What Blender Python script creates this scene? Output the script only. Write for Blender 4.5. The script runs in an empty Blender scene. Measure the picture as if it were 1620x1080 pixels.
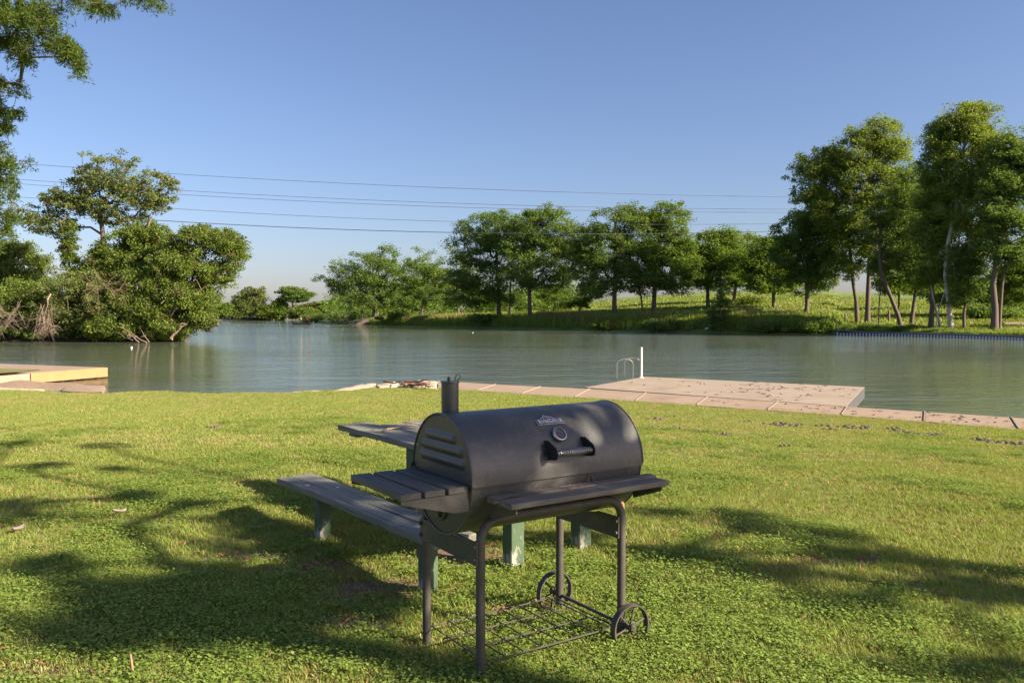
import bpy, math, random
import numpy as np
from mathutils import Vector, Matrix
R = random.Random(7); NR = np.random.RandomState(11)
sc = bpy.context.scene; COL = sc.collection
PI = math.pi; rad = math.radians

# ------------------------------------------------------------------ camera model
F = 1300.0; YH = 497.0; H = 1.6
PIT = math.atan((540 - YH) / F)
def ray(px, py):
    a = (px - 810) / F; b = (540 - py) / F; c, s = math.cos(PIT), math.sin(PIT)
    return Vector((a, c + s * b, -s + c * b))
def P(px, py, z):
    r = ray(px, py); k = (z - H) / r.z
    return Vector((r.x * k, r.y * k, z))
def PD(px, py, d):
    r = ray(px, py); k = d / r.y
    return Vector((r.x * k, d, H + r.z * k))
def XD(px, d): return (px - 810) / F * d
cam = bpy.data.cameras.new('camera'); co = bpy.data.objects.new('camera', cam); COL.objects.link(co)
cam.sensor_width = 36; cam.lens = 36 * F / 1620; cam.clip_end = 6000; cam.clip_start = .05
co.location = (0, 0, H); co.rotation_euler = (PI / 2 - PIT, 0, 0); sc.camera = co

# ------------------------------------------------------------------ light
SEL = rad(27); SAZ = math.atan2(.92, -.38)          # azimuth clockwise from +Y
SD = Vector((math.sin(SAZ) * math.cos(SEL), math.cos(SAZ) * math.cos(SEL), math.sin(SEL)))
sl = bpy.data.lights.new('sun', 'SUN'); so = bpy.data.objects.new('sun', sl); COL.objects.link(so)
sl.energy = 3.5; sl.angle = rad(.53); sl.color = (1, .86, .68)
so.rotation_euler = SD.to_track_quat('Z', 'Y').to_euler(); so.location = (20, -10, 30)
w = bpy.data.worlds.new('World'); sc.world = w; w.use_nodes = True
nt = w.node_tree; bg = nt.nodes['Background']; sk = nt.nodes.new('ShaderNodeTexSky')
sk.sky_type = 'NISHITA'; sk.sun_disc = False; sk.sun_elevation = SEL; sk.sun_rotation = SAZ
sk.air_density = 1.0; sk.dust_density = 1.15; sk.ozone_density = 7.0; sk.altitude = 0
wb = nt.nodes.new('ShaderNodeMix'); wb.data_type = 'RGBA'; wb.blend_type = 'MULTIPLY'; wb.inputs[0].default_value = 1; wb.inputs[7].default_value = (1.19, .91, .84, 1)   # warm camera white balance
nt.links.new(sk.outputs[0], wb.inputs[6]); nt.links.new(wb.outputs[2], bg.inputs[0]); bg.inputs[1].default_value = .05
vs = sc.view_settings; vs.view_transform = 'Standard'; vs.look = 'None'; vs.exposure = 1.96; vs.gamma = 1

# ------------------------------------------------------------------ helpers
def tag(o, label=None, cat=None, group=None, kind=None):
    if label: o['label'] = label
    if cat: o['category'] = cat
    if group: o['group'] = group
    if kind: o['kind'] = kind
    return o
def thing(name, label, cat, loc=(0, 0, 0), rz=0, group=None):
    o = bpy.data.objects.new(name, None); COL.objects.link(o); o.empty_display_size = .2
    o.location = loc; o.rotation_euler = (0, 0, rz)
    return tag(o, label, cat, group)
def link(name, me, parent=None, loc=None, rz=0):
    o = bpy.data.objects.new(name, me); COL.objects.link(o)
    if parent: o.parent = parent
    if loc is not None: o.location = loc
    if rz: o.rotation_euler = (0, 0, rz)
    return o
class MB:
    def __init__(s): s.v = []; s.f = []
    def add(s, vs_, fs):
        b = len(s.v); s.v += [tuple(p) for p in vs_]; s.f += [tuple(i + b for i in f) for f in fs]; return s
    def box(s, c, d, rz=0, m=None):
        x, y, z = d[0] / 2, d[1] / 2, d[2] / 2
        M = m if m is not None else Matrix.Rotation(rz, 3, 'Z')
        vv = [M @ Vector(p) + Vector(c) for p in ((-x, -y, -z), (x, -y, -z), (x, y, -z), (-x, y, -z), (-x, -y, z), (x, -y, z), (x, y, z), (-x, y, z))]
        return s.add(vv, [(0, 3, 2, 1), (4, 5, 6, 7), (0, 1, 5, 4), (1, 2, 6, 5), (2, 3, 7, 6), (3, 0, 4, 7)])
    def tube(s, path, r, n=10, cap=True):
        path = [Vector(p) for p in path]
        rr = r if isinstance(r, (list, tuple)) else [r] * len(path)
        vv = []; ref = None
        for i, p in enumerate(path):
            t = (path[min(i + 1, len(path) - 1)] - path[max(i - 1, 0)]).normalized()
            if ref is None: ref = t.orthogonal().normalized()
            ref = (ref - t * ref.dot(t)).normalized(); b = t.cross(ref)
            for k in range(n):
                a = 2 * PI * k / n; vv.append(p + (ref * math.cos(a) + b * math.sin(a)) * rr[i])
        ff = [(i * n + k, i * n + (k + 1) % n, (i + 1) * n + (k + 1) % n, (i + 1) * n + k) for i in range(len(path) - 1) for k in range(n)]
        if cap: ff += [tuple(range(n - 1, -1, -1)), tuple((len(path) - 1) * n + k for k in range(n))]
        return s.add(vv, ff)
    def prism(s, poly, h, m):            # poly in xy, extruded along z of matrix m (4x4)
        n = len(poly); vv = [m @ Vector((x, y, 0)) for x, y in poly] + [m @ Vector((x, y, h)) for x, y in poly]
        return s.add(vv, [tuple(range(n - 1, -1, -1)), tuple(range(n, 2 * n))] + [(i, (i + 1) % n, n + (i + 1) % n, n + i) for i in range(n)])
    def lathe(s, prof, m, n=24):         # prof: (r, z) about z of m
        vv = [m @ Vector((r * math.cos(2 * PI * k / n), r * math.sin(2 * PI * k / n), z)) for r, z in prof for k in range(n)]
        L = len(prof)
        return s.add(vv, [(i * n + k, i * n + (k + 1) % n, (i + 1) * n + (k + 1) % n, (i + 1) * n + k) for i in range(L - 1) for k in range(n)])
    def mesh(s, name, mat, smooth=None):
        me = bpy.data.meshes.new(name); me.from_pydata(s.v, [], s.f); me.materials.append(mat); me.update()
        if smooth is not None:
            me.shade_smooth(); 
            if smooth: me.set_sharp_from_angle(angle=rad(smooth))
        return me
    def build(s, name, mat, parent=None, loc=None, rz=0, smooth=35, bevel=0):
        o = link(name, s.mesh(name, mat, smooth), parent, loc, rz)
        if bevel:
            b = o.modifiers.new('bevel', 'BEVEL'); b.width = bevel; b.segments = 2; b.limit_method = 'ANGLE'; b.angle_limit = rad(40)
        return o
def npmesh(name, v, f, mat, var=None, smooth=False):
    """v (N,3), f (M,k) same-size faces"""
    me = bpy.data.meshes.new(name); v = np.asarray(v, dtype=np.float32); f = np.asarray(f, dtype=np.int32); M, k = f.shape
    me.vertices.add(len(v)); me.vertices.foreach_set('co', v.ravel())
    me.loops.add(M * k); me.loops.foreach_set('vertex_index', f.ravel())
    me.polygons.add(M); me.polygons.foreach_set('loop_start', np.arange(M, dtype=np.int32) * k)
    me.polygons.foreach_set('loop_total', np.full(M, k, dtype=np.int32))
    if smooth: me.polygons.foreach_set('use_smooth', np.ones(M, dtype=bool))
    me.update(calc_edges=True)
    if var is not None:
        a = me.attributes.new('var', 'FLOAT', 'FACE'); a.data.foreach_set('value', np.asarray(var, dtype=np.float32))
    if mat: me.materials.append(mat)
    return me
def T(loc, rot=None):
    return Matrix.Translation(Vector(loc)) @ (rot.to_4x4() if rot is not None else Matrix.Identity(4))
ROTX = Matrix.Rotation(PI / 2, 3, 'X'); ROTY = Matrix.Rotation(PI / 2, 3, 'Y')

# ------------------------------------------------------------------ materials
class NT:
    def __init__(s, name):
        s.m = bpy.data.materials.new(name); s.m.use_nodes = True; s.t = s.m.node_tree; s.n = s.t.nodes
        s.b = s.n['Principled BSDF']; s.out = s.n['Material Output']; s.tc = s.n.new('ShaderNodeTexCoord')
    def L(s, a, b): s.t.links.new(a, b)
    def map(s, scale=(1, 1, 1), rot=(0, 0, 0), src='Object'):
        m = s.n.new('ShaderNodeMapping'); m.inputs['Scale'].default_value = scale; m.inputs['Rotation'].default_value = rot
        s.L(s.tc.outputs[src], m.inputs[0]); return m.outputs[0]
    def noise(s, scale, detail=4, rough=.6, vec=None, dist=0):
        n = s.n.new('ShaderNodeTexNoise'); n.inputs['Scale'].default_value = scale; n.inputs['Detail'].default_value = detail
        n.inputs['Roughness'].default_value = rough; n.inputs['Distortion'].default_value = dist
        s.L(vec if vec is not None else s.tc.outputs['Object'], n.inputs['Vector']); return n.outputs[0]
    def ramp(s, fac, stops):
        r = s.n.new('ShaderNodeValToRGB'); e = r.color_ramp.elements
        while len(e) < len(stops): e.new(.5)
        for i, (p, c) in enumerate(stops): e[i].position = p; e[i].color = (*c, 1) if len(c) == 3 else c
        s.L(fac, r.inputs[0]); return r.outputs[0]
    def mix(s, fac, a, b, mode='MIX'):
        m = s.n.new('ShaderNodeMix'); m.data_type = 'RGBA'; m.blend_type = mode
        for i, x in ((0, fac), (6, a), (7, b)):
            if isinstance(x, (int, float)): m.inputs[i].default_value = x
            elif isinstance(x, tuple): m.inputs[i].default_value = (*x, 1)
            else: s.L(x, m.inputs[i])
        return m.outputs[2]
    def math(s, op, a, b=0):
        m = s.n.new('ShaderNodeMath'); m.operation = op
        for i, x in ((0, a), (1, b)):
            if isinstance(x, (int, float)): m.inputs[i].default_value = x
            else: s.L(x, m.inputs[i])
        return m.outputs[0]
    def color(s, c):
        if isinstance(c, tuple): s.b.inputs['Base Color'].default_value = (*c, 1)
        else: s.L(c, s.b.inputs['Base Color'])
        return s
    def set(s, **k):
        for n, v in k.items():
            i = s.b.inputs[n.replace('_', ' ')]
            if isinstance(v, (int, float)): i.default_value = v
            else: s.L(v, i)
        return s
    def bump(s, h, strength=.3, dist=.01):
        b = s.n.new('ShaderNodeBump'); b.inputs['Strength'].default_value = strength; b.inputs['Distance'].default_value = dist
        s.L(h, b.inputs['Height']); s.L(b.outputs[0], s.b.inputs['Normal']); return s

def leafmat(name, lo, hi, tr=.46, accent=None):
    m = NT(name); at = m.n.new('ShaderNodeAttribute'); at.attribute_name = 'var'
    stops = [(0, lo), (1, hi)] if accent is None else [(0, accent), (.07, accent), (.11, lo), (1, hi)]
    c = m.ramp(at.outputs['Fac'], stops)
    d = m.n.new('ShaderNodeBsdfDiffuse'); t = m.n.new('ShaderNodeBsdfTranslucent'); g = m.n.new('ShaderNodeBsdfGlossy')
    g.inputs['Roughness'].default_value = .6; g.inputs['Color'].default_value = (.8, .85, .8, 1)
    m.L(c, d.inputs[0]); tc = m.mix(.5, c, (hi[0] * 1.5, hi[1] * 1.35, hi[2] * .5)); m.L(tc, t.inputs[0])
    x = m.n.new('ShaderNodeMixShader'); x.inputs[0].default_value = tr; m.L(d.outputs[0], x.inputs[1]); m.L(t.outputs[0], x.inputs[2])
    y = m.n.new('ShaderNodeMixShader'); y.inputs[0].default_value = .018; m.L(x.outputs[0], y.inputs[1]); m.L(g.outputs[0], y.inputs[2])
    m.L(y.outputs[0], m.out.inputs[0]); return m.m
M_CYP = leafmat('cypress_leaves', (0.083, 0.144, 0.030), (0.178, 0.270, 0.052))
M_SYC = leafmat('sycamore_leaves', (0.101, 0.159, 0.025), (0.245, 0.316, 0.046))
M_PEC = leafmat('pecan_leaves', (0.083, 0.149, 0.024), (0.194, 0.284, 0.041))
M_OLV = leafmat('dry_olive_leaves', (0.098, 0.144, 0.034), (0.207, 0.253, 0.069), accent=(.20, .14, .09))
M_VIN = leafmat('vine_leaves', (0.075, 0.131, 0.020), (0.206, 0.269, 0.040), accent=(.15, .095, .055))
M_NEAR = leafmat('near_cypress_leaves', (.055, .10, .018), (.125, .18, .035))
def barkmat(name, a, b, sc_=1.0):
    m = NT(name); n = m.noise(6 * sc_, 6, .7, m.map((1, 1, .18))); n2 = m.noise(.8, 3)
    m.color(m.mix(n2, m.ramp(n, [(.3, a), (.7, b)]), m.ramp(n, [(.3, b), (.7, a)]))).set(Roughness=.9).bump(n, .7, .05); return m.m
M_BARK = barkmat('grey_brown_bark', (.065, .048, .036), (.17, .125, .095))
M_WBARK = barkmat('pale_sycamore_bark', (.30, .25, .20), (.60, .52, .44), .5)
M_DEAD = barkmat('dead_grey_wood', (.15, .11, .085), (.30, .22, .17))
def metal():
    m = NT('black_painted_steel')
    n = m.noise(3, 5, .65); sp = m.noise(90, 2, .5); big = m.noise(1.2, 3)
    base = m.ramp(n, [(.3, (.037, .040, .038)), (.75, (.064, .066, .060))])
    dust = m.ramp(sp, [(.62, (0, 0, 0)), (.75, (1, 1, 1))])
    rust = m.ramp(m.noise(7, 6, .75), [(.66, (0, 0, 0)), (.75, (1, 1, 1))])
    dr = m.ramp(m.noise(4, 6, .75, m.map((5, 1, .35))), [(.56, (0, 0, 0)), (.74, (1, 1, 1))]); base = m.mix(m.math('MULTIPLY', dr, .45), base, (.11, .105, .095)); c = m.mix(m.math('MULTIPLY', dust, .45), base, (.22, .17, .12)); c = m.mix(m.math('MULTIPLY', rust, .5), c, (.12, .055, .025)); ds = m.ramp(m.noise(2.3, 7, .8, None, .6), [(.47, (0, 0, 0)), (.66, (1, 1, 1))]); c = m.mix(m.math('MULTIPLY', ds, .5), c, (.16, .125, .095))
    m.color(c).set(Metallic=0, Roughness=m.ramp(big, [(.3, (.36,) * 3), (.7, (.52,) * 3)])).bump(m.noise(160, 2), .08, .002); return m.m
M_STEEL = metal()
def rustm():
    m = NT('weathered_brown_steel'); n = m.noise(14, 6, .7)
    m.color(m.ramp(n, [(.3, (.038, .036, .030)), (.6, (.070, .060, .047)), (.82, (.16, .09, .05))])).set(Roughness=.65).bump(n, .2, .004); return m.m
M_RUST = rustm()
def simple(name, c, rough=.5, metal=0):
    m = NT(name); n = m.noise(25, 3); a = tuple(x * .82 for x in c); b = tuple(min(1, x * 1.12) for x in c)
    m.color(m.ramp(n, [(.3, a), (.7, b)])).set(Roughness=rough, Metallic=metal); return m.m
M_CHROME = simple('worn_chrome', (.42, .42, .41), .3, 1)
M_BLACK = simple('matt_black_plastic', (.018, .018, .018), .5)
M_PEWTER = simple('pewter_badge', (.42, .41, .39), .45, .7)
M_WIRE = simple('power_line_aluminium', (.035, .035, .045), .9)
def wood(name, axis, lo, hi, tint):
    m = NT(name); s = [6, 6, 6]; s[axis] = .45; g = m.noise(3, 8, .7, m.map(tuple(s)), .4)
    s2 = [20, 20, 20]; s2[axis] = .5; g2 = m.noise(3, 4, .6, m.map(tuple(s2)))
    big = m.noise(2.2, 4); k = m.ramp(g, [(.28, lo), (.5, tuple((x + y) / 2 for x, y in zip(lo, hi))), (.72, hi)])
    crack = m.ramp(g2, [(.30, (.18, .17, .16)), (.42, (1, 1, 1))])
    c = m.mix(1.0, m.mix(m.ramp(big, [(.35, (0, 0, 0)), (.7, (.6, .6, .6))]), k, tint), crack, 'MULTIPLY')
    m.color(c).set(Roughness=.85).bump(m.math('ADD', g, g2), .6, .008); return m.m
M_WOODX = wood('weathered_grey_board', 0, (.095, .092, .075), (.29, .275, .225), (.13, .145, .11))
M_SLATX = wood('dark_weathered_slat', 0, (.07, .066, .056), (.21, .19, .16), (.15, .11, .08))
M_SLATY = wood('dark_weathered_slat_crosswise', 1, (.05, .05, .044), (.15, .15, .13), (.11, .09, .07))
def post():
    m = NT('peeling_green_paint'); n = m.noise(9, 7, .8, m.map((1, 1, .5))); z = m.n.new('ShaderNodeSeparateXYZ'); m.L(m.tc.outputs['Object'], z.inputs[0])
    k = m.math('ADD', n, m.math('MULTIPLY', z.outputs[2], -.55))
    f = m.ramp(k, [(.44, (0, 0, 0)), (.50, (1, 1, 1))])
    g = m.ramp(m.noise(4, 4), [(.3, (.04, .075, .035)), (.7, (.08, .13, .065))])
    m.color(m.mix(f, g, (.33, .31, .26))).set(Roughness=.7).bump(k, .3, .004); return m.m
M_POST = post()
def conc(name, a, b):
    m = NT(name); n = m.noise(1.1, 6, .65); n2 = m.noise(22, 4, .7)
    st = m.ramp(m.noise(.7, 8, .75), [(.52, (1, 1, 1)), (.72, (.72, .66, .6))])
    m.color(m.mix(1.0, m.mix(m.math('MULTIPLY', n2, .5), m.ramp(n, [(.3, a), (.7, b)]), tuple(x * .85 for x in a)), st, 'MULTIPLY')).set(Roughness=.9).bump(n2, .3, .004); return m.m
M_CONC = conc('sun_bleached_concrete', (0.298, 0.227, 0.160), (0.373, 0.305, 0.222))
M_CONC2 = conc('pink_tan_concrete', (0.292, 0.204, 0.136), (0.359, 0.269, 0.185))
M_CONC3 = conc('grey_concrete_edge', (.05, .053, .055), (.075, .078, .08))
M_ORANGE = conc('ochre_concrete_edge', (.36, .185, .075), (.44, .24, .11))
def ground(name, far=False):
    m = NT(name); a = m.noise(.35 if not far else .05, 5, .6); b = m.noise(3.0 if not far else .4, 6, .7); c = m.noise(40 if not far else 3, 4, .8)
    gr = m.ramp(b, [(.3, (.11, .13, .03)), (.5, (.17, .18, .045)), (.7, (.25, .21, .08))])
    if far: gr = m.ramp(m.math('ADD', m.math('MULTIPLY', a, .6), m.math('MULTIPLY', b, .4)), [(.35, (.09, .15, .02)), (.52, (.15, .21, .035)), (.64, (.22, .235, .055)), (.76, (.28, .22, .09))])
    dirt = m.ramp(m.math('ADD', m.math('MULTIPLY', a, .5), m.math('MULTIPLY', c, .5)), [(.52, (0, 0, 0)), (.62, (1, 1, 1))])
    m.color(m.mix(m.math('MULTIPLY', dirt, .8 if not far else .25), gr, (.16, .105, .06))).set(Roughness=.95).bump(c, .8, .02 if not far else .3); return m.m
M_LAWN = ground('lawn_soil_and_thatch'); M_FIELD = ground('dry_green_field', True)
def sandm():
    m = NT('tan_sand_and_gravel'); n = m.noise(9, 7, .8); m.color(m.ramp(n, [(.3, (.15, .095, .055)), (.6, (.30, .215, .14)), (.8, (.42, .33, .24))])).set(Roughness=.95).bump(n, .8, .03); return m.m
M_SAND = sandm()
def rockm():
    m = NT('pale_limestone'); n = m.noise(5, 8, .75); m.color(m.ramp(n, [(.3, (.35, .25, .16)), (.55, (.55, .44, .32)), (.75, (.66, .57, .44))])).set(Roughness=.9).bump(n, .9, .04); return m.m
M_ROCK = rockm()
M_SOIL = simple('dark_bank_soil', (.06, .045, .03), .95)
def water():
    m = NT('river_water'); mp = m.map((1, 1.0, 1)); 
    r1 = m.noise(2.2, 5, .62, m.map((.8, 1.3, 1)), .3); r2 = m.noise(1.1, 3, .5, m.map((.6, 1.3, 1))); r4 = m.noise(.28, 2, .5, m.map((.6, 1.5, 1))); r3 = m.noise(7, 3, .6, m.map((.8, 1.2, 1)))
    patch = m.ramp(m.noise(.022, 4, .6, m.map((.45, 1.6, 1))), [(.38, (.22,) * 3), (.6, (1,) * 3)])
    h = m.math('ADD', m.math('ADD', m.math('MULTIPLY', r1, .35), m.math('ADD', m.math('MULTIPLY', r2, .8), m.math('MULTIPLY', r4, 1.2))), m.math('MULTIPLY', r3, .2))
    b = m.n.new('ShaderNodeBump'); b.inputs['Distance'].default_value = .13; m.L(h, b.inputs['Height']); m.L(patch, b.inputs['Strength'])
    m.L(b.outputs[0], m.b.inputs['Normal'])
    m.color(m.ramp(m.noise(.03, 3), [(.3, (.105, .130, .078)), (.7, (.138, .160, .105))])).set(Roughness=.03, IOR=1.6)
    return m.m
M_WATER = water()

# ------------------------------------------------------------------ near bank: lawn
EDGEPX = [(-600, 614), (-200, 616), (0, 617.5), (60, 618.5), (110, 621.5), (165, 622), (210, 620), (255, 619), (290, 621.5), (345, 622.5), (400, 621), (450, 621.5), (540, 617), (600, 612), (640, 610), (692, 613), (820, 622), (1017, 634.5), (1214, 648), (1333, 656), (1464, 666), (1620, 679)]
EW = [P(a, b, -.4) for a, b in EDGEPX]
dirw = (EW[-1] - EW[-4]).normalized()
EW = [Vector((-60, 19, -.4))] + EW + [EW[-1] + dirw * 12, EW[-1] + dirw * 40]
EX = np.array([p.x for p in EW]); EY = np.array([p.y for p in EW])
def yedge(x): return np.interp(x, EX, EY)
def zlawn(x, y):
    ye = yedge(x); t = np.clip((y - (ye - 13)) / 13, 0, 1); t = t * t * (3 - 2 * t)
    b = .012 * np.sin(x * 1.7 + 1.3 * np.sin(y * .9)) + .01 * np.sin(y * 2.3 + x * .6) + .02 * np.sin(x * .45 + y * .33)
    return -.4 * t + b * (1 - t) * np.clip((y - 1) / 3, 0, 1)
def zl(x, y): return float(zlawn(np.float64(x), np.float64(y)))
xs = np.concatenate([np.linspace(-60, -22, 20)[:-1], np.linspace(-22, 14, 190), np.linspace(14, 30, 24)[1:]])
ts = np.concatenate([np.linspace(-1, 0, 8)[:-1], np.linspace(0, 1, 120)])
vv = []
for x in xs:
    ye = float(yedge(x))
    for t in ts:
        y = -14 + (t + 1) * 14 if t < 0 else ye * t
        vv.append((x, y, zl(x, y) if t < 1 else -.4))
    for dy, z in ((.05, -.46), (.35, -.75), (.7, -1.4)): vv.append((x, ye + dy, z))
n = len(ts) + 3
ff = [(i * n + j, (i + 1) * n + j, (i + 1) * n + j + 1, i * n + j + 1) for i in range(len(xs) - 1) for j in range(n - 1)]
lawn = link('lawn', npmesh('lawn', vv, ff, M_LAWN, smooth=True)); tag(lawn, kind='structure')
wat = link('water', npmesh('water', [(-1500, -60, -.8), (1500, -60, -.8), (1500, 2500, -.8), (-1500, 2500, -.8)], [(0, 1, 2, 3)], M_WATER)); tag(wat, kind='structure')

# ------------------------------------------------------------------ far bank
#        px   shore  bank   mid   ridge
TC = [(500, 510, 507, 504, 501), (560, 513, 509, 503, 499), (646, 515.5, 508, 500, 494), (760, 519.5, 507, 497, 489), (850, 521.5, 506, 496, 484),
      (950, 523.5, 506, 492, 474), (1060, 525, 507, 488, 465), (1150, 526.5, 508, 486, 460.5), (1250, 527.5, 510, 487, 459.5), (1312, 528.2, 513, 490, 460.5),
      (1326, 528.8, 523.6, 503, 461.5), (1400, 531, 524.6, 505, 464), (1500, 534, 527, 508, 468), (1620, 537.5, 530.3, 510, 472), (2200, 556, 548, 520, 478), (3200, 590, 580, 535, 485)]
TC = np.array(TC, dtype=float)
def tcol(px):
    ys, yb, ym, yr = (np.interp(px, TC[:, 0], TC[:, k]) for k in (1, 2, 3, 4))
    ds = 2.4 * F / (ys - YH); Z = lambda y, d: 1.6 - (y - YH) / F * d
    zb = Z(yb, ds + 3); zr = Z(yr, ds + 100)
    wallk = 1 if px > 1320 else 0
    D = [ds - 2, ds, ds + (.3 if wallk else .9), ds + (1 if wallk else 3), ds + 20, ds + 100, ds + 260, ds + 1500]
    Zs = [-1.8, -.9, -.8 + (zb + .8) * (.97 if wallk else .55), zb, Z(ym, ds + 20), zr, zr - 3, zr - 3]
    return D, Zs
def ter(px, d):
    D, Zs = tcol(px); return float(np.interp(d, D, Zs))
def dsh(px): return tcol(px)[0][1]
cols = [480] + list(np.arange(500, 1310, 9)) + [1312, 1321, 1326] + list(np.arange(1335, 1700, 9)) + list(np.arange(1720, 3200, 60))
sub = [1, 2, 2, 8, 14, 6, 4]; vv = []
for px in cols:
    D, Zs = tcol(px); px_ = px
    for k in range(7):
        for q in range(sub[k]):
            f_ = q / sub[k]; d = D[k] + (D[k + 1] - D[k]) * f_; z = Zs[k] + (Zs[k + 1] - Zs[k]) * f_
            if k >= 3: z += .12 * math.sin(px_ * .11 + d * .3) + .1 * math.sin(px_ * .05 - d * .17)
            vv.append((XD(px_, d), d, z))
    vv.append((XD(px_, D[7]), D[7], Zs[7]))
n = sum(sub) + 1
ff = [(i * n + j, (i + 1) * n + j, (i + 1) * n + j + 1, i * n + j + 1) for i in range(len(cols) - 1) for j in range(n - 1)]
tag(link('far_bank', npmesh('far_bank', vv, ff, M_FIELD, smooth=True)), kind='structure')
# distant shore across the river and the left island mound
def mound(name, pts, z0, z1, depth, mat):
    vv = []; rows = [(-1.5, -1.4), (0, -.85), (1.0, z0), (3, z1), (depth, z1 + .3), (depth + 2, -2)]
    pts = [Vector(p) for p in pts]
    for p in pts:
        dr = Vector((p.x, p.y, 0)).normalized()
        for o_, z in rows:
            q = p + dr * o_; vv.append((q.x, q.y, z + (R.uniform(-.1, .1) if z > -.8 else 0)))
    m_ = len(rows); ff = [(i * m_ + j, (i + 1) * m_ + j, (i + 1) * m_ + j + 1, i * m_ + j + 1) for i in range(len(pts) - 1) for j in range(m_ - 1)]
    return tag(link(name, npmesh(name, vv, ff, mat, smooth=True)), kind='structure')
mound('distant_shore', [P(px, 506.2 + .6 * math.sin(px * .05), -.8) for px in range(150, 640, 12)], -.2, .3, 140, simple('scrub_floor', (.07, .075, .035), .95))
mound('island', [P(px, 540.5 if px < 250 else 540.5 - (px - 250) * .07, -.8) for px in range(-900, 305, 15)], -.4, -.1, 45, M_SOIL)
vv = []; cb = P(35, 610, -.7); n_ = 46
for j in range(24):
    for i in range(n_):
        u = i / (n_ - 1) * 2 - 1; q_ = j / 23 * 2 - 1; rr_ = math.hypot(u, q_)
        vv.append((cb.x - 2.6 + u * 5.0, cb.y + q_ * 3.4, -1.0 + .42 * max(0, 1 - rr_ ** 2) ** .6 + .03 * math.sin(u * 17 + q_ * 5) + .025 * math.sin(q_ * 13 - u * 7)))
tag(link('sand_bank', npmesh('sand_bank', vv, [(j * n_ + i, j * n_ + i + 1, (j + 1) * n_ + i + 1, (j + 1) * n_ + i) for j in range(23) for i in range(n_ - 1)], M_SAND, smooth=True)), kind='structure')

# ------------------------------------------------------------------ trees
def leaves(centers, radii, per, size, flat, vmean, tilt=.5, aspect=.55, droop=0, dens=None):
    """leaf quads scattered in flattened clumps"""
    C = np.repeat(np.asarray(centers), per, axis=0); Rr = np.repeat(np.asarray(radii), per)
    vm = np.repeat(np.asarray(vmean), per); N = len(C)
    d = NR.normal(size=(N, 3)); d /= np.linalg.norm(d, axis=1)[:, None]; r = NR.uniform(0, 1, N) ** .5
    off = d * (r * Rr)[:, None]; off[:, 2] *= flat; hr = np.hypot(off[:, 0], off[:, 1]); off[:, 2] -= droop * hr * hr / np.maximum(Rr, .01)
    p = C + off
    nrm = NR.normal(size=(N, 3)) * tilt + np.array([0, 0, 1]) * (1 - tilt * .5); nrm /= np.linalg.norm(nrm, axis=1)[:, None]
    a = NR.normal(size=(N, 3)) * .6 + off / np.maximum(Rr, .01)[:, None]; a -= nrm * (a * nrm).sum(1)[:, None]; a /= np.linalg.norm(a, axis=1)[:, None] + 1e-9
    b = np.cross(nrm, a); s = size * NR.uniform(.6, 1.35, N)
    a *= s[:, None]; b *= (s * aspect)[:, None]
    v = np.stack([p - a * .5, p + b * .5 - a * .05, p + a * .5 - nrm * (s * .12)[:, None], p - b * .5 + a * .05], axis=1).reshape(-1, 3)
    f = np.arange(N * 4).reshape(N, 4)
    return v, f, np.clip(vm + NR.normal(size=N) * .16, 0, 1)
def skeleton(root_nodes, targets, rtip, base_r, expo=.42, wig=.12, rng=R):
    """root_nodes: list of (Vector) trunk polyline; join each target to the nearest fitting node. returns nodes,parents,radii"""
    nodes = [Vector(p) for p in root_nodes]; par = [-1] + list(range(len(nodes) - 1)); nt_ = len(nodes)
    order = sorted(range(len(targets)), key=lambda i: min((Vector(targets[i]) - q).length for q in nodes[nt_ // 3:nt_]))
    arr = np.array([tuple(q) for q in nodes])
    for i in order:
        t = Vector(targets[i]); dv = np.array(t) - arr; L = np.linalg.norm(dv, axis=1)
        pen = L * (1 + np.where(dv[:, 2] < L * .05, 1.0, 0)) + np.where(np.arange(len(arr)) < nt_ // 3, 50, 0)
        j = int(np.argmin(pen)); a = nodes[j]; L = (t - a).length; prev = j; k = 1 if L < 1 else (2 if L < 3 else 4)
        for q in range(1, k + 1):
            u = q / k; pt = a.lerp(t, u) + Vector((0, 0, .12 * L * math.sin(u * PI)))
            if q < k: pt += Vector([rng.uniform(-1, 1) for _ in range(3)]) * wig * L / k
            nodes.append(pt); par.append(prev); prev = len(nodes) - 1
            arr = np.vstack([arr, [tuple(pt)]])
    cnt = [0] * len(nodes)
    kids = [0] * len(nodes)
    for p in par:
        if p >= 0: kids[p] += 1
    for i in range(len(nodes) - 1, -1, -1):
        if kids[i] == 0: cnt[i] += 1
        if par[i] >= 0: cnt[par[i]] += cnt[i]
    mx = cnt[0]; rr = [max(rtip, base_r * (c / mx) ** expo) for c in cnt]
    for i in range(nt_):   # trunk taper and root flare
        f_ = i / max(1, nt_ - 1); rr[i] = max(rr[i], base_r * (1 - .8 * f_)) * (1.45 if i == 0 else 1.1 if i == 1 else 1)
    return nodes, par, rr
def skmesh(nodes, par, rr, ntr, sides=5):
    mb = MB(); mb.tube(nodes[:ntr], rr[:ntr], 9)
    for i in range(ntr, len(nodes)):
        a, b = nodes[par[i]], nodes[i]
        if (b - a).length < 1e-4: continue
        mb.tube([a, b], [min(rr[par[i]], rr[i] * 1.35), rr[i]], sides, cap=False)
    return mb
TREES = 0
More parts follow.
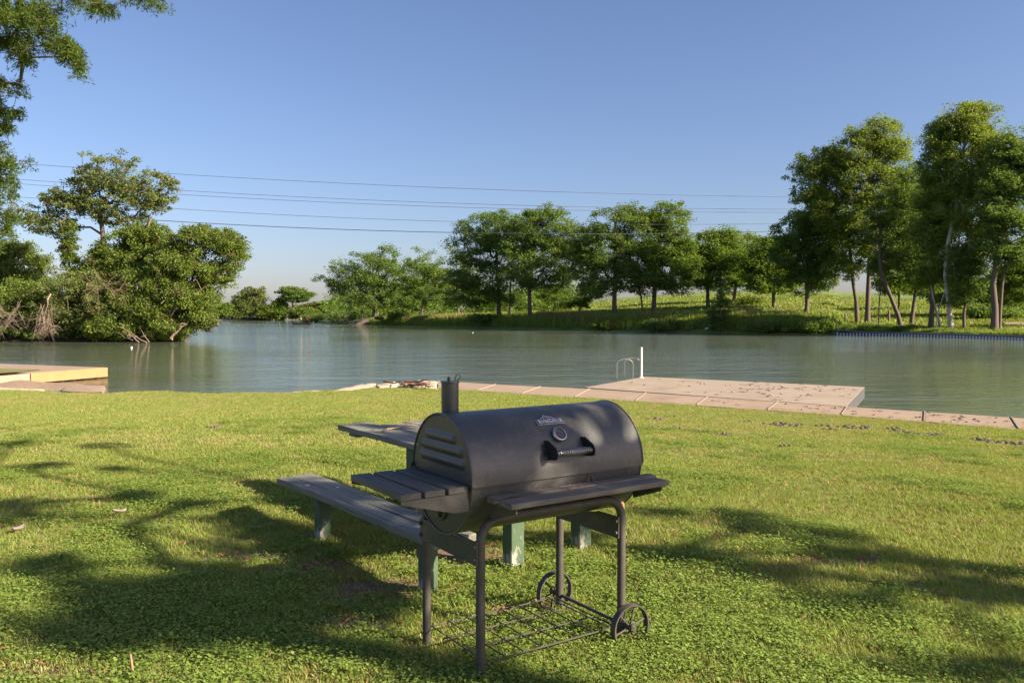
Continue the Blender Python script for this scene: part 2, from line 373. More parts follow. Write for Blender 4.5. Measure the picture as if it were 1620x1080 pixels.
def make_tree(name, label, cat, px, off, blobs, mat, bark=None, tr=.35, ncl=110, per=90, size=.34, crad=1.15, flat=.5, lean=None,
              group=None, d=None, trunk_top=None, extra_trunks=(), zb=None, depthk=.85, tilt=.5, droop=.15, island=False, rtip=.03, vary=.2, hole=.42):
    global TREES; TREES += 1
    rng = random.Random(TREES * 31); NR.seed(TREES * 17)
    if d is None: d = dsh(px) + off
    crad *= .8; ncl *= 2.1; size *= .72; per = int(per * 1.12)
    z0 = (ter(px, d) if zb is None else zb) - .1
    base = Vector((XD(px, d), d, z0)); k = d / F
    root = thing(name, label, cat, tuple(base), 0, group)
    hs = 1.15 * (105 / max(d, 60)) ** .5; ph = [rng.uniform(0, 6.28) for _ in range(3)]
    E = []      # ellipsoids relative to base
    for (cx, cy, rx, ry) in blobs:
        q = PD(cx, cy, d) - base; rx *= 1.2; ry *= 1.04; E.append((q, rx * k, max(rx, ry * .8) * k * depthk, ry * k, rx * ry))
    tot = sum(e[4] for e in E); tg = []; 
    for q, a, b, c, wgt in E:
        m_ = max(4, int(1.3 * ncl * wgt / tot)); tries = 0; got = []
        while len(got) < m_ and tries < m_ * 30:
            tries += 1; v = Vector([rng.gauss(0, 1) for _ in range(3)]).normalized() * rng.uniform(0, 1) ** .36 * (1.22 if rng.random() < .14 else 1)
            p = q + Vector((v.x * a, v.y * b, v.z * c)) * .93
            hn = math.sin(p.x * hs + ph[0] + 1.3 * math.sin(p.z * hs * .7)) * math.sin(p.y * hs + ph[1]) + math.sin(p.z * hs * 1.5 + ph[2] + p.x * hs * .6) * .8
            if hn < -hole and rng.random() < .9: continue
            if all((p - g).length > crad * .5 for g in got): got.append(p)
        tg += got
    top = max(q.z + c * .55 for q, a, b, c, _ in E)
    mx_ = sum((q * wg for q, a, b, c, wg in E), Vector()) / tot
    tt = top if trunk_top is None else trunk_top
    path = []; lean = lean or [(0, 0), (mx_.x * .7, 1)]
    for i in range(9):
        f_ = i / 8; x = np.interp(f_, [l[1] for l in lean], [l[0] for l in lean]); 
        path.append(Vector((x + rng.uniform(-.12, .12) * (i > 0), mx_.y * f_ * .6 + rng.uniform(-.12, .12) * (i > 0), tt * f_)))
    tr *= .52; nodes, par, rr = skeleton(path, tg, rtip, tr, rng=rng)
    mb = skmesh(nodes, par, rr, 9)
    for ex, er, eh, etx in extra_trunks:
        er *= .5
        mb.tube([Vector((ex + (etx - ex) * f_ * f_, .3, eh * f_)) for f_ in (0, .06, .25, .5, .75, 1)], [er * 1.4, er * 1.1, er, er * .85, er * .7, er * .5], 8)
    mb.build('trunk', bark or M_BARK, root, smooth=60)
    rad_ = np.array([crad * rng.uniform(.5, 1.35) for _ in tg]); hmin = min(p.z for p in tg); hh = max(p.z for p in tg) - hmin + .1
    vm = np.array([.45 + rng.gauss(0, vary) for p in tg])
    v, f, vr = leaves([tuple(p) for p in tg], rad_, per, size, flat, vm, tilt=tilt, droop=droop)
    link('crown', npmesh('crown', v, f, mat, vr), root)
    return root
G1 = 'trees along the far bank'
mt = make_tree
# centre-left clump on the far bank
mt('cypress_tree', 'broad dark cypress beside the fallen log, leftmost big tree of the far bank', 'tree', 592, 6, [(590, 425, 60, 32), (600, 455, 60, 26), (560, 440, 52, 22), (610, 415, 30, 28), (625, 450, 28, 24), (575, 470, 52, 22), (540, 448, 34, 12)], M_CYP, tr=.6, ncl=170, size=.5, crad=1.9, flat=.6, group=G1, extra_trunks=((-2.8, .45, 9, -3.5),))
mt('pecan_tree', 'lighter green pecan with a pale short trunk right of the broad cypress', 'tree', 668, 10, [(672, 420, 34, 32), (680, 450, 40, 24), (650, 470, 34, 18), (650, 435, 16, 22), (690, 440, 22, 28), (670, 462, 32, 22)], M_PEC, tr=.42, ncl=90, size=.45, crad=1.7, group=G1)
mt('cypress_tree', 'narrow shaded cypress with a straight pale trunk just left of the tall central pair', 'tree', 725, 14, [(720, 445, 30, 34), (700, 470, 34, 18), (740, 470, 30, 18), (735, 425, 24, 26), (705, 470, 22, 16)], M_CYP, tr=.5, ncl=70, size=.4, crad=1.5, flat=.4, group=G1)
mt('cypress_tree', 'tall spreading cypress left of the central pair with its low skirt of branches', 'tree', 790, 5, [(765, 365, 46, 34), (750, 400, 42, 34), (800, 370, 50, 38), (775, 440, 55, 30), (830, 360, 26, 24), (735, 445, 30, 26), (790, 472, 44, 14), (755, 470, 34, 14), (820, 405, 34, 34)], M_CYP, tr=.62, ncl=230, size=.42, crad=1.6, flat=.6, group=G1, extra_trunks=((1.8, .4, 8, 2.0),))
mt('cypress_tree', 'tall spreading cypress right of the central pair with forked bare lower trunk', 'tree', 839, 4, [(860, 355, 46, 28), (830, 380, 44, 32), (885, 385, 40, 30), (850, 415, 50, 30), (905, 410, 30, 26), (820, 440, 34, 20), (880, 445, 34, 18), (918, 385, 30, 26), (850, 345, 26, 14)], M_CYP, tr=.58, ncl=230, size=.4, crad=1.5, flat=.6, group=G1, lean=[(0, 0), (-.2, .3), (1.5, 1)])
mt('bushy_tree', 'small bushy tree in the gap behind the central cypresses', 'tree', 876, 22, [(880, 455, 26, 20), (872, 470, 22, 12), (905, 468, 22, 12)], M_PEC, tr=.3, ncl=50, size=.35, crad=1.3, group=G1)
mt('cypress_tree', 'flat branched cypress with a thick pale trunk standing over the reeds', 'tree', 973, 5, [(980, 352, 45, 24), (945, 375, 40, 24), (1005, 380, 40, 28), (970, 410, 50, 26), (925, 395, 26, 18), (1000, 440, 40, 20), (950, 450, 34, 20), (1000, 335, 22, 14), (930, 425, 30, 24), (1000, 420, 34, 26)], M_CYP, tr=.62, ncl=220, size=.38, crad=1.4, flat=.55, group=G1)
mt('pecan_tree', 'tall bright topped pecan right of the flat branched cypress', 'tree', 1033, 9, [(1050, 340, 36, 20), (1060, 375, 32, 32), (1030, 400, 40, 34), (1065, 425, 36, 26), (1025, 350, 26, 22), (1020, 448, 38, 20), (1082, 405, 22, 30), (1065, 452, 30, 14)], M_PEC, tr=.58, ncl=190, size=.4, crad=1.45, group=G1, extra_trunks=((-1.5, .25, 6, -2.5),))
mt('fallen_bough_tree', 'low dark tree leaning over a sloping bough left of the thick pale trunk', 'tree', 915, 16, [(925, 470, 22, 14), (905, 478, 26, 10), (940, 455, 18, 14)], M_CYP, tr=.2, ncl=40, size=.35, crad=1.2, group=G1, lean=[(0, 0), (2, 1)])
mt('pecan_tree', 'round leafy pecan on the field edge behind the young waterside cypress', 'tree', 1120, 20, [(1125, 385, 36, 22), (1105, 410, 28, 26), (1140, 410, 36, 28), (1112, 440, 36, 22), (1150, 375, 22, 16), (1090, 425, 22, 24)], M_PEC, tr=.5, ncl=150, size=.42, crad=1.6, group=G1)
mt('pecan_tree', 'farther pecan with a short leaning trunk up the field right of the round one', 'tree', 1160, 36, [(1175, 390, 30, 20), (1165, 415, 30, 26), (1192, 420, 28, 30), (1160, 445, 34, 16), (1200, 445, 24, 16)], M_PEC, tr=.45, ncl=110, size=.5, crad=1.9, group=G1)
mt('pecan_tree', 'yellow green pecan with low hanging branches beside the brush pile', 'tree', 1224, 19, [(1222, 395, 30, 22), (1205, 425, 30, 26), (1240, 420, 26, 30), (1225, 448, 36, 14)], M_PEC, tr=.45, ncl=120, size=.42, crad=1.5, group=G1)
mt('dense_tree', 'dark dense tree with foliage hanging nearly to the bank, first of the right group', 'tree', 1275, 11, [(1260, 365, 38, 26), (1290, 350, 40, 34), (1250, 400, 30, 28), (1285, 405, 40, 40), (1270, 445, 36, 22), (1300, 430, 30, 26), (1310, 375, 30, 40)], M_CYP, tr=.5, ncl=240, size=.34, crad=1.25, flat=.65, tilt=.8, group=G1)
G2 = 'trees behind the far retaining wall'
mt('sycamore_tree', 'tall sycamore with a straight brown trunk, left of the three thick trunks by the wall', 'tree', 1356, 13, [(1290, 270, 34, 36), (1320, 290, 38, 44), (1290, 320, 36, 30), (1330, 340, 40, 36), (1345, 385, 40, 34), (1310, 250, 26, 24), (1330, 425, 30, 18)], M_SYC, tr=.42, ncl=230, size=.32, crad=1.15, flat=.75, tilt=.9, group=G2, lean=[(0, 0), (-1.2, .5), (-2.5, 1)])
mt('sycamore_tree', 'tallest left sycamore with a broad high crown above the thickest dark trunk', 'tree', 1372, 12, [(1385, 225, 36, 36), (1350, 240, 30, 34), (1410, 245, 30, 34), (1375, 290, 46, 40), (1415, 300, 34, 36), (1380, 345, 44, 34), (1400, 390, 40, 30), (1395, 200, 22, 14)], M_SYC, tr=.52, ncl=260, size=.32, crad=1.15, flat=.75, tilt=.9, group=G2)
mt('young_tree', 'thin straight young tree between the thickest trunk and the leaning one', 'tree', 1391, 9, [(1392, 430, 18, 18), (1398, 410, 14, 16)], M_SYC, tr=.13, ncl=28, size=.28, crad=.8, group=G2)
mt('leaning_tree', 'tree whose dark trunk leans strongly left over the grass by the wall', 'tree', 1426, 7, [(1420, 330, 36, 40), (1440, 400, 40, 30), (1440, 290, 26, 34), (1400, 360, 30, 30), (1445, 360, 26, 34), (1430, 400, 34, 20)], M_CYP, tr=.42, ncl=170, size=.3, crad=1.1, flat=.6, group=G2, lean=[(0, 0), (-1.3, .3), (-2.6, .55), (-2.6, 1)], trunk_top=13)
mt('cypress_tree', 'slightly leaning red brown trunked tree right of the strongly leaning one', 'tree', 1441, 10, [(1455, 380, 32, 36), (1450, 320, 26, 36), (1470, 440, 30, 22), (1465, 340, 26, 34), (1450, 420, 30, 22), (1475, 410, 24, 24)], M_CYP, tr=.38, ncl=140, size=.3, crad=1.1, flat=.5, group=G2, lean=[(0, 0), (.8, .5), (1.2, 1)])
mt('sycamore_tree', 'slender sycamore with flared base left of the white trunk', 'tree', 1472, 5, [(1485, 260, 24, 36), (1480, 310, 26, 36), (1475, 370, 28, 34), (1500, 340, 24, 30), (1475, 440, 26, 16), (1495, 215, 24, 20)], M_SYC, tr=.42, ncl=190, size=.3, crad=1.05, flat=.75, tilt=.9, group=G2)
mt('sycamore_tree', 'thin pale sycamore leaning left, just left of the white trunk', 'tree', 1489, 6, [(1475, 400, 22, 24), (1485, 430, 20, 18)], M_SYC, bark=M_WBARK, tr=.22, ncl=40, size=.28, crad=.9, group=G2, lean=[(0, 0), (-1.4, .6), (-1.6, 1)])
mt('sycamore_tree', 'tallest sycamore of the right bank with a white peeling forked trunk', 'tree', 1505, 5, [(1530, 190, 38, 28), (1505, 215, 34, 34), (1555, 220, 34, 34), (1525, 265, 46, 40), (1560, 290, 28, 34), (1515, 320, 40, 38), (1540, 370, 36, 34), (1520, 410, 36, 26), (1540, 175, 22, 12)], M_SYC, bark=M_WBARK, tr=.42, ncl=290, size=.3, crad=1.05, flat=.75, tilt=.9, group=G2, lean=[(0, 0), (-.9, .3), (.5, .6), (1.5, 1)], extra_trunks=((-1.5, .14, 10, 3),))
mt('young_tree', 'slim dark trunked tree right of the white sycamore with low leafy shoots', 'tree', 1526, 5, [(1522, 440, 22, 22), (1530, 410, 20, 26), (1520, 470, 16, 12)], M_CYP, tr=.27, ncl=60, size=.28, crad=.9, group=G2)
mt('cypress_tree', 'double trunked cypress at the right edge with feathery layered foliage', 'tree', 1573, 5, [(1600, 240, 34, 32), (1580, 290, 30, 34), (1620, 290, 34, 40), (1585, 340, 34, 30), (1615, 360, 34, 34), (1580, 390, 32, 22), (1640, 250, 34, 40), (1605, 410, 30, 22)], M_CYP, tr=.55, ncl=300, size=.3, crad=1.1, flat=.5, group=G2, lean=[(0, 0), (-.1, .3), (1.2, .6), (2.0, 1)], extra_trunks=((.7, .36, 9, 1.4),))
mt('cypress_tree', 'feathery bright green tree drooping at the far right behind the double trunk', 'tree', 1640, 12, [(1610, 440, 34, 26), (1640, 420, 36, 40), (1600, 470, 26, 12), (1660, 470, 30, 16)], M_PEC, tr=.3, ncl=110, size=.3, crad=1.1, flat=.4, group=G2)
mt('dense_tree', 'shadowy low tree mass behind the right group near the path', 'tree', 1540, 30, [(1535, 460, 50, 22), (1570, 450, 34, 26), (1500, 465, 30, 18), (1600, 480, 40, 16)], M_CYP, tr=.4, ncl=130, size=.42, crad=1.6, group=G2)
mt('bushy_tree', 'pale bushy tree up the field seen between the leaning trunks', 'tree', 1420, 40, [(1425, 440, 26, 20), (1405, 450, 22, 16), (1455, 452, 18, 16)], M_PEC, tr=.3, ncl=60, size=.45, crad=1.6, group=G2)
# young waterside cypress
mt('young_cypress', 'small young cypress growing from the water edge in front of the field', 'tree', 1140, .2, [(1140, 512, 20, 8), (1140, 495, 21, 10), (1140, 478, 14, 10), (1140, 463, 6, 8)], M_CYP, tr=.22, ncl=75, per=40, size=.26, crad=.75, flat=.3, trunk_top=7, zb=-.9, group=G1)
# left island
G3 = 'trees and thickets on the left island'
I = dict(zb=-.4, group=G3)
mt('tall_tree', 'tall open crowned tree rising above the left island with bare visible limbs', 'tree', 162, 0, [(178, 275, 52, 32), (140, 300, 40, 34), (235, 305, 42, 34), (80, 340, 44, 38), (190, 330, 44, 34), (110, 320, 36, 28), (255, 300, 22, 26)], M_OLV, d=80, tr=.42, ncl=230, per=46, size=.3, crad=.8, flat=.6, tilt=.9, trunk_top=13, depthk=.7, **I)
mt('vine_snag', 'narrow dead snag wrapped in bright green vines left of the tall tree', 'snag', 108, 0, [(112, 368, 9, 18), (108, 392, 14, 16), (110, 415, 12, 18)], M_VIN, d=78, tr=.2, ncl=34, per=50, size=.28, crad=.55, **I)
mt('bushy_tree', 'round topped green tree at the left edge behind the island thicket', 'tree', 20, 0, [(25, 410, 44, 28), (-20, 420, 60, 40), (20, 450, 60, 34)], M_VIN, d=88, tr=.4, ncl=150, size=.34, crad=1.1, flat=.7, tilt=.8, **I)
mt('bushy_tree', 'vine covered tree forming the peak of the thicket under the tall tree', 'tree', 215, 0, [(215, 385, 36, 26), (240, 370, 30, 22), (185, 410, 40, 30), (240, 420, 46, 40), (160, 440, 46, 34)], M_VIN, d=76, tr=.35, ncl=230, size=.3, crad=.9, flat=.75, tilt=.9, **I)
mt('arching_tree', 'tree arching out to the right over the water at the island tip', 'tree', 285, 0, [(335, 380, 40, 24), (360, 405, 26, 24), (300, 385, 34, 26), (345, 435, 22, 22), (325, 460, 24, 24), (370, 390, 18, 16)], M_VIN, d=73, tr=.3, ncl=200, per=55, size=.26, crad=.75, flat=.6, tilt=.9, **I)
mt('thicket_bush', 'leafy bush at the right tip of the island dipping into the water', 'bush', 285, 0, [(285, 440, 44, 50), (300, 485, 34, 34), (270, 505, 40, 30), (322, 508, 16, 12)], M_VIN, d=72, tr=.15, ncl=200, size=.27, crad=.8, flat=.75, tilt=.9, **I)
mt('thicket_bush', 'bright green bush at the waterline in the middle of the island', 'bush', 190, 0, [(190, 500, 50, 34), (225, 470, 44, 44), (165, 520, 40, 18), (235, 515, 40, 18)], M_VIN, d=72, tr=.15, ncl=210, size=.27, crad=.8, flat=.75, tilt=.9, **I)
mt('thicket_bush', 'brownish vine draped bush between the dead branches and the middle of the island', 'bush', 120, 0, [(130, 460, 50, 34), (110, 495, 50, 34), (150, 480, 40, 30)], M_OLV, d=73, tr=.15, ncl=170, size=.26, crad=.8, flat=.7, tilt=.9, **I)
mt('thicket_bush', 'green thicket at the left edge above the water', 'bush', 30, 0, [(30, 475, 60, 34), (50, 500, 50, 30), (-20, 490, 60, 40), (30, 525, 60, 14)], M_VIN, d=74, tr=.15, ncl=190, size=.28, crad=.85, flat=.7, tilt=.9, **I)
mt('thicket_bush', 'low shaded undergrowth along the island waterline', 'bush', 120, 0, [(90, 525, 60, 12), (200, 530, 60, 10), (150, 515, 60, 16), (260, 528, 30, 12)], M_CYP, d=74, tr=.1, ncl=120, size=.3, crad=.7, **I)
# distant shore
G4 = 'trees on the distant shore'
fd = 318; J = dict(zb=0, group=G4, rtip=.06)
mt('distant_tree', 'far tree with a grey dead patch, first clear tree right of the island', 'tree', 395, 0, [(397, 470, 22, 16), (390, 485, 24, 14)], M_OLV, d=fd, tr=.5, ncl=60, size=.9, crad=2.6, **J)
mt('distant_tree', 'tall umbrella shaped far tree standing above the distant scrub', 'tree', 462, 0, [(458, 462, 17, 9), (476, 466, 18, 7), (466, 472, 20, 6)], M_CYP, d=fd, tr=.6, ncl=50, size=.8, crad=2.2, flat=.4, **J)
for i, (px, top, wd, lb) in enumerate([(350, 480, 20, 'far green tree hugging the island tip'), (372, 486, 16, 'low far tree left of the grey patched one'), (425, 484, 18, 'round low far tree between the two tall far trees'), (442, 474, 8, 'small pointed far tree beside the umbrella tree'), (500, 478, 18, 'low far tree right of the umbrella tree'), (485, 488, 20, 'scrubby far bush behind the boat'), (520, 476, 18, 'far tree touching the left side of the broad cypress')]):
    mt('distant_tree', lb, 'tree', px, 0, [(px, (top + 503) / 2, wd, (503 - top) / 2)], (M_PEC, M_OLV, M_VIN)[i % 3], d=fd + R.uniform(-6, 14), tr=.35, ncl=45, size=.9, crad=2.2, **J)
v = []; cs = [(XD(px, dd), dd, z) for px, dd, z in [(NR.uniform(300, 720), NR.uniform(328, 350), NR.uniform(.5, 5.5)) for _ in range(420)]]
vv_, ff_, vr_ = leaves(cs, NR.uniform(1.4, 2.8, len(cs)), 30, 1.0, .7, NR.uniform(.1, .8, len(cs)), tilt=.8)
tag(link('far_wood', npmesh('far_wood', vv_, ff_, M_OLV, vr_)), 'low scrubby wood along the distant river shore', 'woodland', kind='stuff')
cs = []
for _ in range(640):
    px = NR.uniform(515, 905); dd = dsh(px) + NR.uniform(28, 70); cs.append((XD(px, dd), dd, ter(px, dd) + NR.uniform(.3, 7.5) * (1 if px < 760 else .55)))
vv_, ff_, vr_ = leaves(cs, NR.uniform(1.3, 2.4, len(cs)), 32, .7, .7, NR.uniform(.1, .8, len(cs)), tilt=.8)
tag(link('back_wood', npmesh('back_wood', vv_, ff_, M_PEC, vr_)), 'mass of trees closing the view behind the left part of the far bank', 'woodland', kind='stuff')
# bank bushes
def bush(label, px, off, blobs, mat=M_VIN, ncl=40, size=.3, crad=.8, **k):
    return mt('bank_bush', label, 'bush', px, off, blobs, mat, tr=.06, ncl=ncl, per=60, size=size, crad=crad, flat=.7, tilt=.8, group='bushes on the far bank', **k)
bush('low dark bush under the broad cypress by the dead branches', 540, 3, [(540, 500, 24, 9), (570, 497, 20, 8)], M_CYP, 60, .4, 1.2)
bush('dark scrub closing the tip of the far bank behind the boat', 500, 1.5, [(492, 503, 16, 5), (512, 502, 14, 6)], M_CYP, 60, .5, 1.4)
bush('bright low bush just right of the fallen log', 622, 2, [(615, 502, 18, 7), (640, 500, 16, 6)], M_PEC, 40, .35)
bush('bush at the foot of the tall left cypress', 775, 2, [(770, 505, 26, 8)], M_CYP, 45, .32)
bush('bush spilling over the bank at the thick pale trunk', 975, 1.5, [(975, 511, 24, 11), (955, 515, 20, 7)], M_VIN, 55)
bush('dark bush left of the young waterside cypress', 1060, 1.5, [(1055, 513, 36, 9), (1085, 510, 20, 9)], M_CYP, 65)
bush('pale green bush overhanging the bank below the brush pile', 1215, 1, [(1215, 517, 36, 8), (1250, 515, 26, 7)], M_VIN, 60)
bush('round green bush at the left end of the retaining wall', 1295, 1, [(1290, 515, 30, 10), (1312, 516, 10, 8)], M_PEC, 60)
bush('low mounded shrub on the grass behind the left end of the wall', 1375, 3, [(1365, 519, 36, 5), (1400, 519, 22, 4)], M_PEC, 55, .22, .5)
bush('low mounded shrub at the foot of the leaning tree', 1445, 3, [(1440, 520, 24, 5)], M_PEC, 35, .22, .5)
bush('dark shrub under the trees beside the far path', 1590, 26, [(1590, 497, 34, 10), (1560, 492, 24, 9)], M_CYP, 60, .35, 1.1)
bush('bush high on the field under the farther pecan', 1185, 26, [(1185, 476, 18, 6)], M_VIN, 20, .4, 1)

# ------------------------------------------------------------------ dead wood
def bare(name, label, cat, base, tips, r0, mat=M_DEAD, group=None, up=True):
    root = thing(name, label, cat, tuple(base), 0, group); mb = MB()
    for t in tips:
        a = Vector(t[0]) - base; b = Vector(t[1]) - base; L = (b - a).length; pth = []
        for i in range(6): pth.append(a.lerp(b, i / 5) + Vector([R.uniform(-1, 1) for _ in range(3)]) * L * .035 * (0 < i < 5))
        rr = t[2] if len(t) > 2 else r0; mb.tube(pth, [rr * (1 - .16 * i) for i in range(6)], 6)
        for _ in range(t[3] if len(t) > 3 else 3):
            i = R.randint(1, 4); d_ = Vector((R.uniform(-1, 1), R.uniform(-1, 1), R.uniform(-.3, 1) if up else R.uniform(-1, .1))).normalized() * L * R.uniform(.15, .35)
            mb.tube([pth[i], pth[i] + d_ * .5 + Vector((0, 0, .04 * L)), pth[i] + d_], [rr * .5, rr * .35, rr * .15], 5)
    o = mb.build('branches', mat, root, smooth=60); return root
dd = dsh(555) - 3
bare('dead_branches', 'bare dead branches leaning out of the water left of the fallen log', 'dead branches', PD(540, 513, dd), [(PD(a, 513.5, dd), PD(b, c, dd + R.uniform(-2, 2))) for a, b, c in [(545, 505, 489), (535, 498, 503), (552, 530, 495), (548, 536, 492), (556, 550, 488), (560, 545, 486), (550, 520, 507), (566, 561, 490), (530, 500, 511), (570, 575, 494), (556, 538, 500)]], .10)
lg = thing('fallen_log', 'pale fallen tree trunk sloping from the bank into the water with a torn upturned end', 'log', tuple(PD(566, 514.5, dsh(580)))); dl = dsh(580)
mb = MB(); mb.tube([PD(x, y, dl) - lg.location for x, y in ((560, 515.5), (572, 512.5), (584, 509.5), (592, 505.5), (597, 502))], [.35, .75, .85, .7, .5], 10); mb.build('trunk', M_DEAD, lg)
mb = MB()
for x, y in ((599, 493), (594, 496), (601, 499), (592, 498)): mb.tube([PD(596, 503, dl) - lg.location, PD(x, y, dl) - lg.location], [.35, .08], 6)
mb.build('torn_roots', M_DEAD, lg)
bp = PD(72, 480, 69)
bare('hanging_deadwood', 'bundle of bare grey twigs hanging into the water from the island thicket', 'dead branches', bp, [(PD(72 + R.uniform(-9, 9), R.uniform(478, 508), 69), PD(72 + R.uniform(-22, 22), R.uniform(525, 540.5), 69 + R.uniform(-1.2, 1.2)), .022, 9) for _ in range(20)] + [(PD(80, 465, 70), PD(72, 492, 69), .09, 2), (PD(60, 505, 69), PD(100, 522, 69), .05, 1)], .03, up=False)
bare('hanging_deadwood', 'bare pale twigs hanging over the water at the left edge', 'dead branches', PD(10, 490, 70), [(PD(15 + R.uniform(-40, 45), 490 + R.uniform(-15, 20), 70), PD(R.uniform(-30, 45), R.uniform(505, 538), 70 + R.uniform(-1.2, 1.2)), .022, 8) for _ in range(18)], .03, up=False)
bare('dead_sticks', 'pale broken sticks poking out of the water below the island bushes', 'dead branches', PD(215, 541, 69), [(PD(232, 541.5, 69), PD(192, 515, 70), .07), (PD(220, 541.5, 69), PD(200, 522, 69), .06), (PD(236, 541, 69), PD(222, 520, 70), .05), (PD(210, 538, 69), PD(178, 524, 70), .04)], .05)
bare('bare_branch', 'bare grey limbs showing through the right part of the island thicket', 'dead branches', PD(265, 530, 71), [(PD(272, 538, 71), PD(262, 440, 71.5), .1, 6), (PD(270, 500, 71), PD(330, 450, 71.5), .06, 5), (PD(270, 535, 70.6), PD(300, 505, 70.6), .12, 4)], .05)
bare('bare_vines', 'tangle of brown leafless vines draped over the middle of the island thicket', 'vines', PD(170, 440, 66.5), [(PD(150 + R.uniform(-25, 65), R.uniform(425, 455), 68.5), PD(150 + R.uniform(-35, 70), R.uniform(455, 500), 68 + R.uniform(-.8, .8)), .018, 7) for _ in range(11)], .02, up=False, mat=barkmat('brown_vine', (.14, .085, .06), (.28, .18, .13)))
bare('broken_snag', 'broken orange tipped dead limb jutting above the thicket right of the tall tree', 'snag', PD(225, 400, 75.5), [(PD(222, 400, 75.5), PD(240, 344, 75.5), .22, 1)], .2)
db = dsh(1250) + 15
bare('brush_pile', 'pile of dead grey branches heaped on the field under the right trees', 'brush pile', PD(1250, 500, db), [(PD(1250 + R.uniform(-20, 25), 501, db), PD(1250 + R.uniform(-28, 32), R.uniform(486, 496), db + R.uniform(-2, 2)), .12, 3) for _ in range(16)], .1)
mt('bare_sapling', 'leafless tan sapling standing in the reeds near the water', 'sapling', 646, 1, [(646, 497, 6, 5)], M_OLV, tr=.12, ncl=8, per=20, size=.3, crad=.5)
for (x, yb, yt, lb) in ((1337, 514, 497, 'weathered fence post left of the tall tree trunks on the far bank'), (1406, 511, 492, 'pale cut post between the thickest trunk and the leaning tree')):
    d_ = dsh(x) + 14; b0 = PD(x, yb, d_); b0.z = ter(x, d_) - .1; tz = PD(x, yt, d_).z; mb = MB(); mb.tube([(0, 0, 0), (.02, 0, (tz - b0.z) * .5), (0, 0, tz - b0.z)], [.16, .15, .15], 8)
    tag(mb.build('fence_post', M_DEAD, None, b0), lb, 'post', 'posts on the far bank')

# ------------------------------------------------------------------ retaining wall, far right
wl = thing('retaining_wall', 'low dark waterside wall with pale piles and a timber cap on the far right bank', 'wall', tuple(P(1322, 528.5, -.8)))
a = P(1322, 528.4, -.8); mbw = MB(); mbc = MB(); N = 14; pts = []
for i in range(N + 1):
    px = 1322 + (1900 - 1322) * i / N; d_ = dsh(px) - .25; q = Vector((XD(px, d_), d_, 0)) - Vector((a.x, a.y, 0)); zt = tcol(px)[1][3]; pts.append((q, zt, px))
for (q0, z0, _), (q1, z1, _) in zip(pts, pts[1:]):
    dv = (q1 - q0); L = dv.length; an = math.atan2(dv.y, dv.x); c = (q0 + q1) / 2; zt = (z0 + z1) / 2 
    sl_ = math.atan2(z1 - z0, L); Mx = Matrix.Rotation(an, 3, 'Z') @ Matrix.Rotation(-sl_, 3, 'Y')
    mbw.box((c.x, c.y, (zt - 1.4) / 2 + .8 - .02), (L, .12, zt + 1.4 - .04), m=Matrix.Rotation(an, 3, 'Z'))
    mbc.box((c.x, c.y + .03, zt + .8 - .02), (L + .02, .26, .16), m=Mx)
mbw.build('sheet', simple('dark_wet_sheet', (.035, .035, .035), .8), wl); mbc.build('cap', simple('grey_timber_cap', (.16, .16, .155), .8), wl)
pm = None; NP = 62; MP = simple('pale_pile_paint', (.75, .70, .62), .7)
for i in range(NP):
    px = 1325 + i * 5.1; d_ = dsh(px) - .46; zt = tcol(px)[1][3]
    if pm is None:
        mb = MB(); mb.tube([(0, 0, 0), (0, 0, .26)], .105, 10); pm = mb.mesh('pile', MP, 40)
    link('pile', pm, wl, (XD(px, d_) - a.x, d_ - a.y, zt + .8 - .39))
# park bench-like bit and path behind the wall are too small; a tan path

for px, off in ((1650, 9), (1600, 10), (1570, 13), (1590, 17), (1650, 20)):
    pass
pth = [P(1600, 512, 0), P(1660, 506, 0)]
vv = []
for i in range(13):
    px = 1588 + i * 18
    for o_ in (12 - i * .2, 16 + i * .3):
        d_ = dsh(px) + o_; vv.append((XD(px, d_), d_, ter(px, d_) + .16 + .12))
tag(link('path', npmesh('path', vv, [(2 * i, 2 * i + 2, 2 * i + 3, 2 * i + 1) for i in range(12)], M_CONC2)), kind='structure')

# ------------------------------------------------------------------ walkway and docks
far = [(692, 602), (820, 610), (924, 614), (1338, 643), (1463, 651), (1620, 661)]
near = [(692, 613), (820, 622), (1017, 634.5), (1214, 648), (1333, 656), (1464, 666), (1620, 679)]
jo = [((692, 613.5), (692, 602)), ((755, 617.3), (784, 607.8)), ((825, 622.3), (855, 611.3)), ((909, 627.3), (933, 614.8)), ((1005, 633.6), (1022, 621)), ((1102, 640.2), (1119, 627.7)), ((1214, 648), (1231, 635.5)), ((1331, 655.8), (1340, 643)), ((1462, 666), (1463, 651)), ((1612, 678.3), (1600, 660))]
Zc = -.385
J_ = [(P(*n_, Zc), P(*f_, Zc)) for n_, f_ in jo]
d1 = (J_[-1][0] - J_[-2][0]); d2 = J_[-1][1] - J_[-2][1]
for k in range(1, 9): J_.append((J_[9][0] + d1 * k, J_[9][1] + d1 * k))
wk = thing('walkway', 'pinkish concrete walkway slabs running along the river edge of the lawn', 'walkway', tuple(J_[3][0]))
for (n0, f0), (n1, f1) in zip(J_, J_[1:]):
    g = .012; e = (n1 - n0).normalized() * g
    q = [n0 + e - (f0 - n0) * .05, n1 - e - (f1 - n1) * .05, f1 - e, f0 + e]; q = [p - wk.location for p in q]
    mb = MB(); mb.add([p for p in q] + [p - Vector((0, 0, .3)) for p in q], [(0, 1, 2, 3), (4, 7, 6, 5), (0, 4, 5, 1), (1, 5, 6, 2), (2, 6, 7, 3), (3, 7, 4, 0)]); mb.build('slab', M_CONC2, wk, bevel=.008)
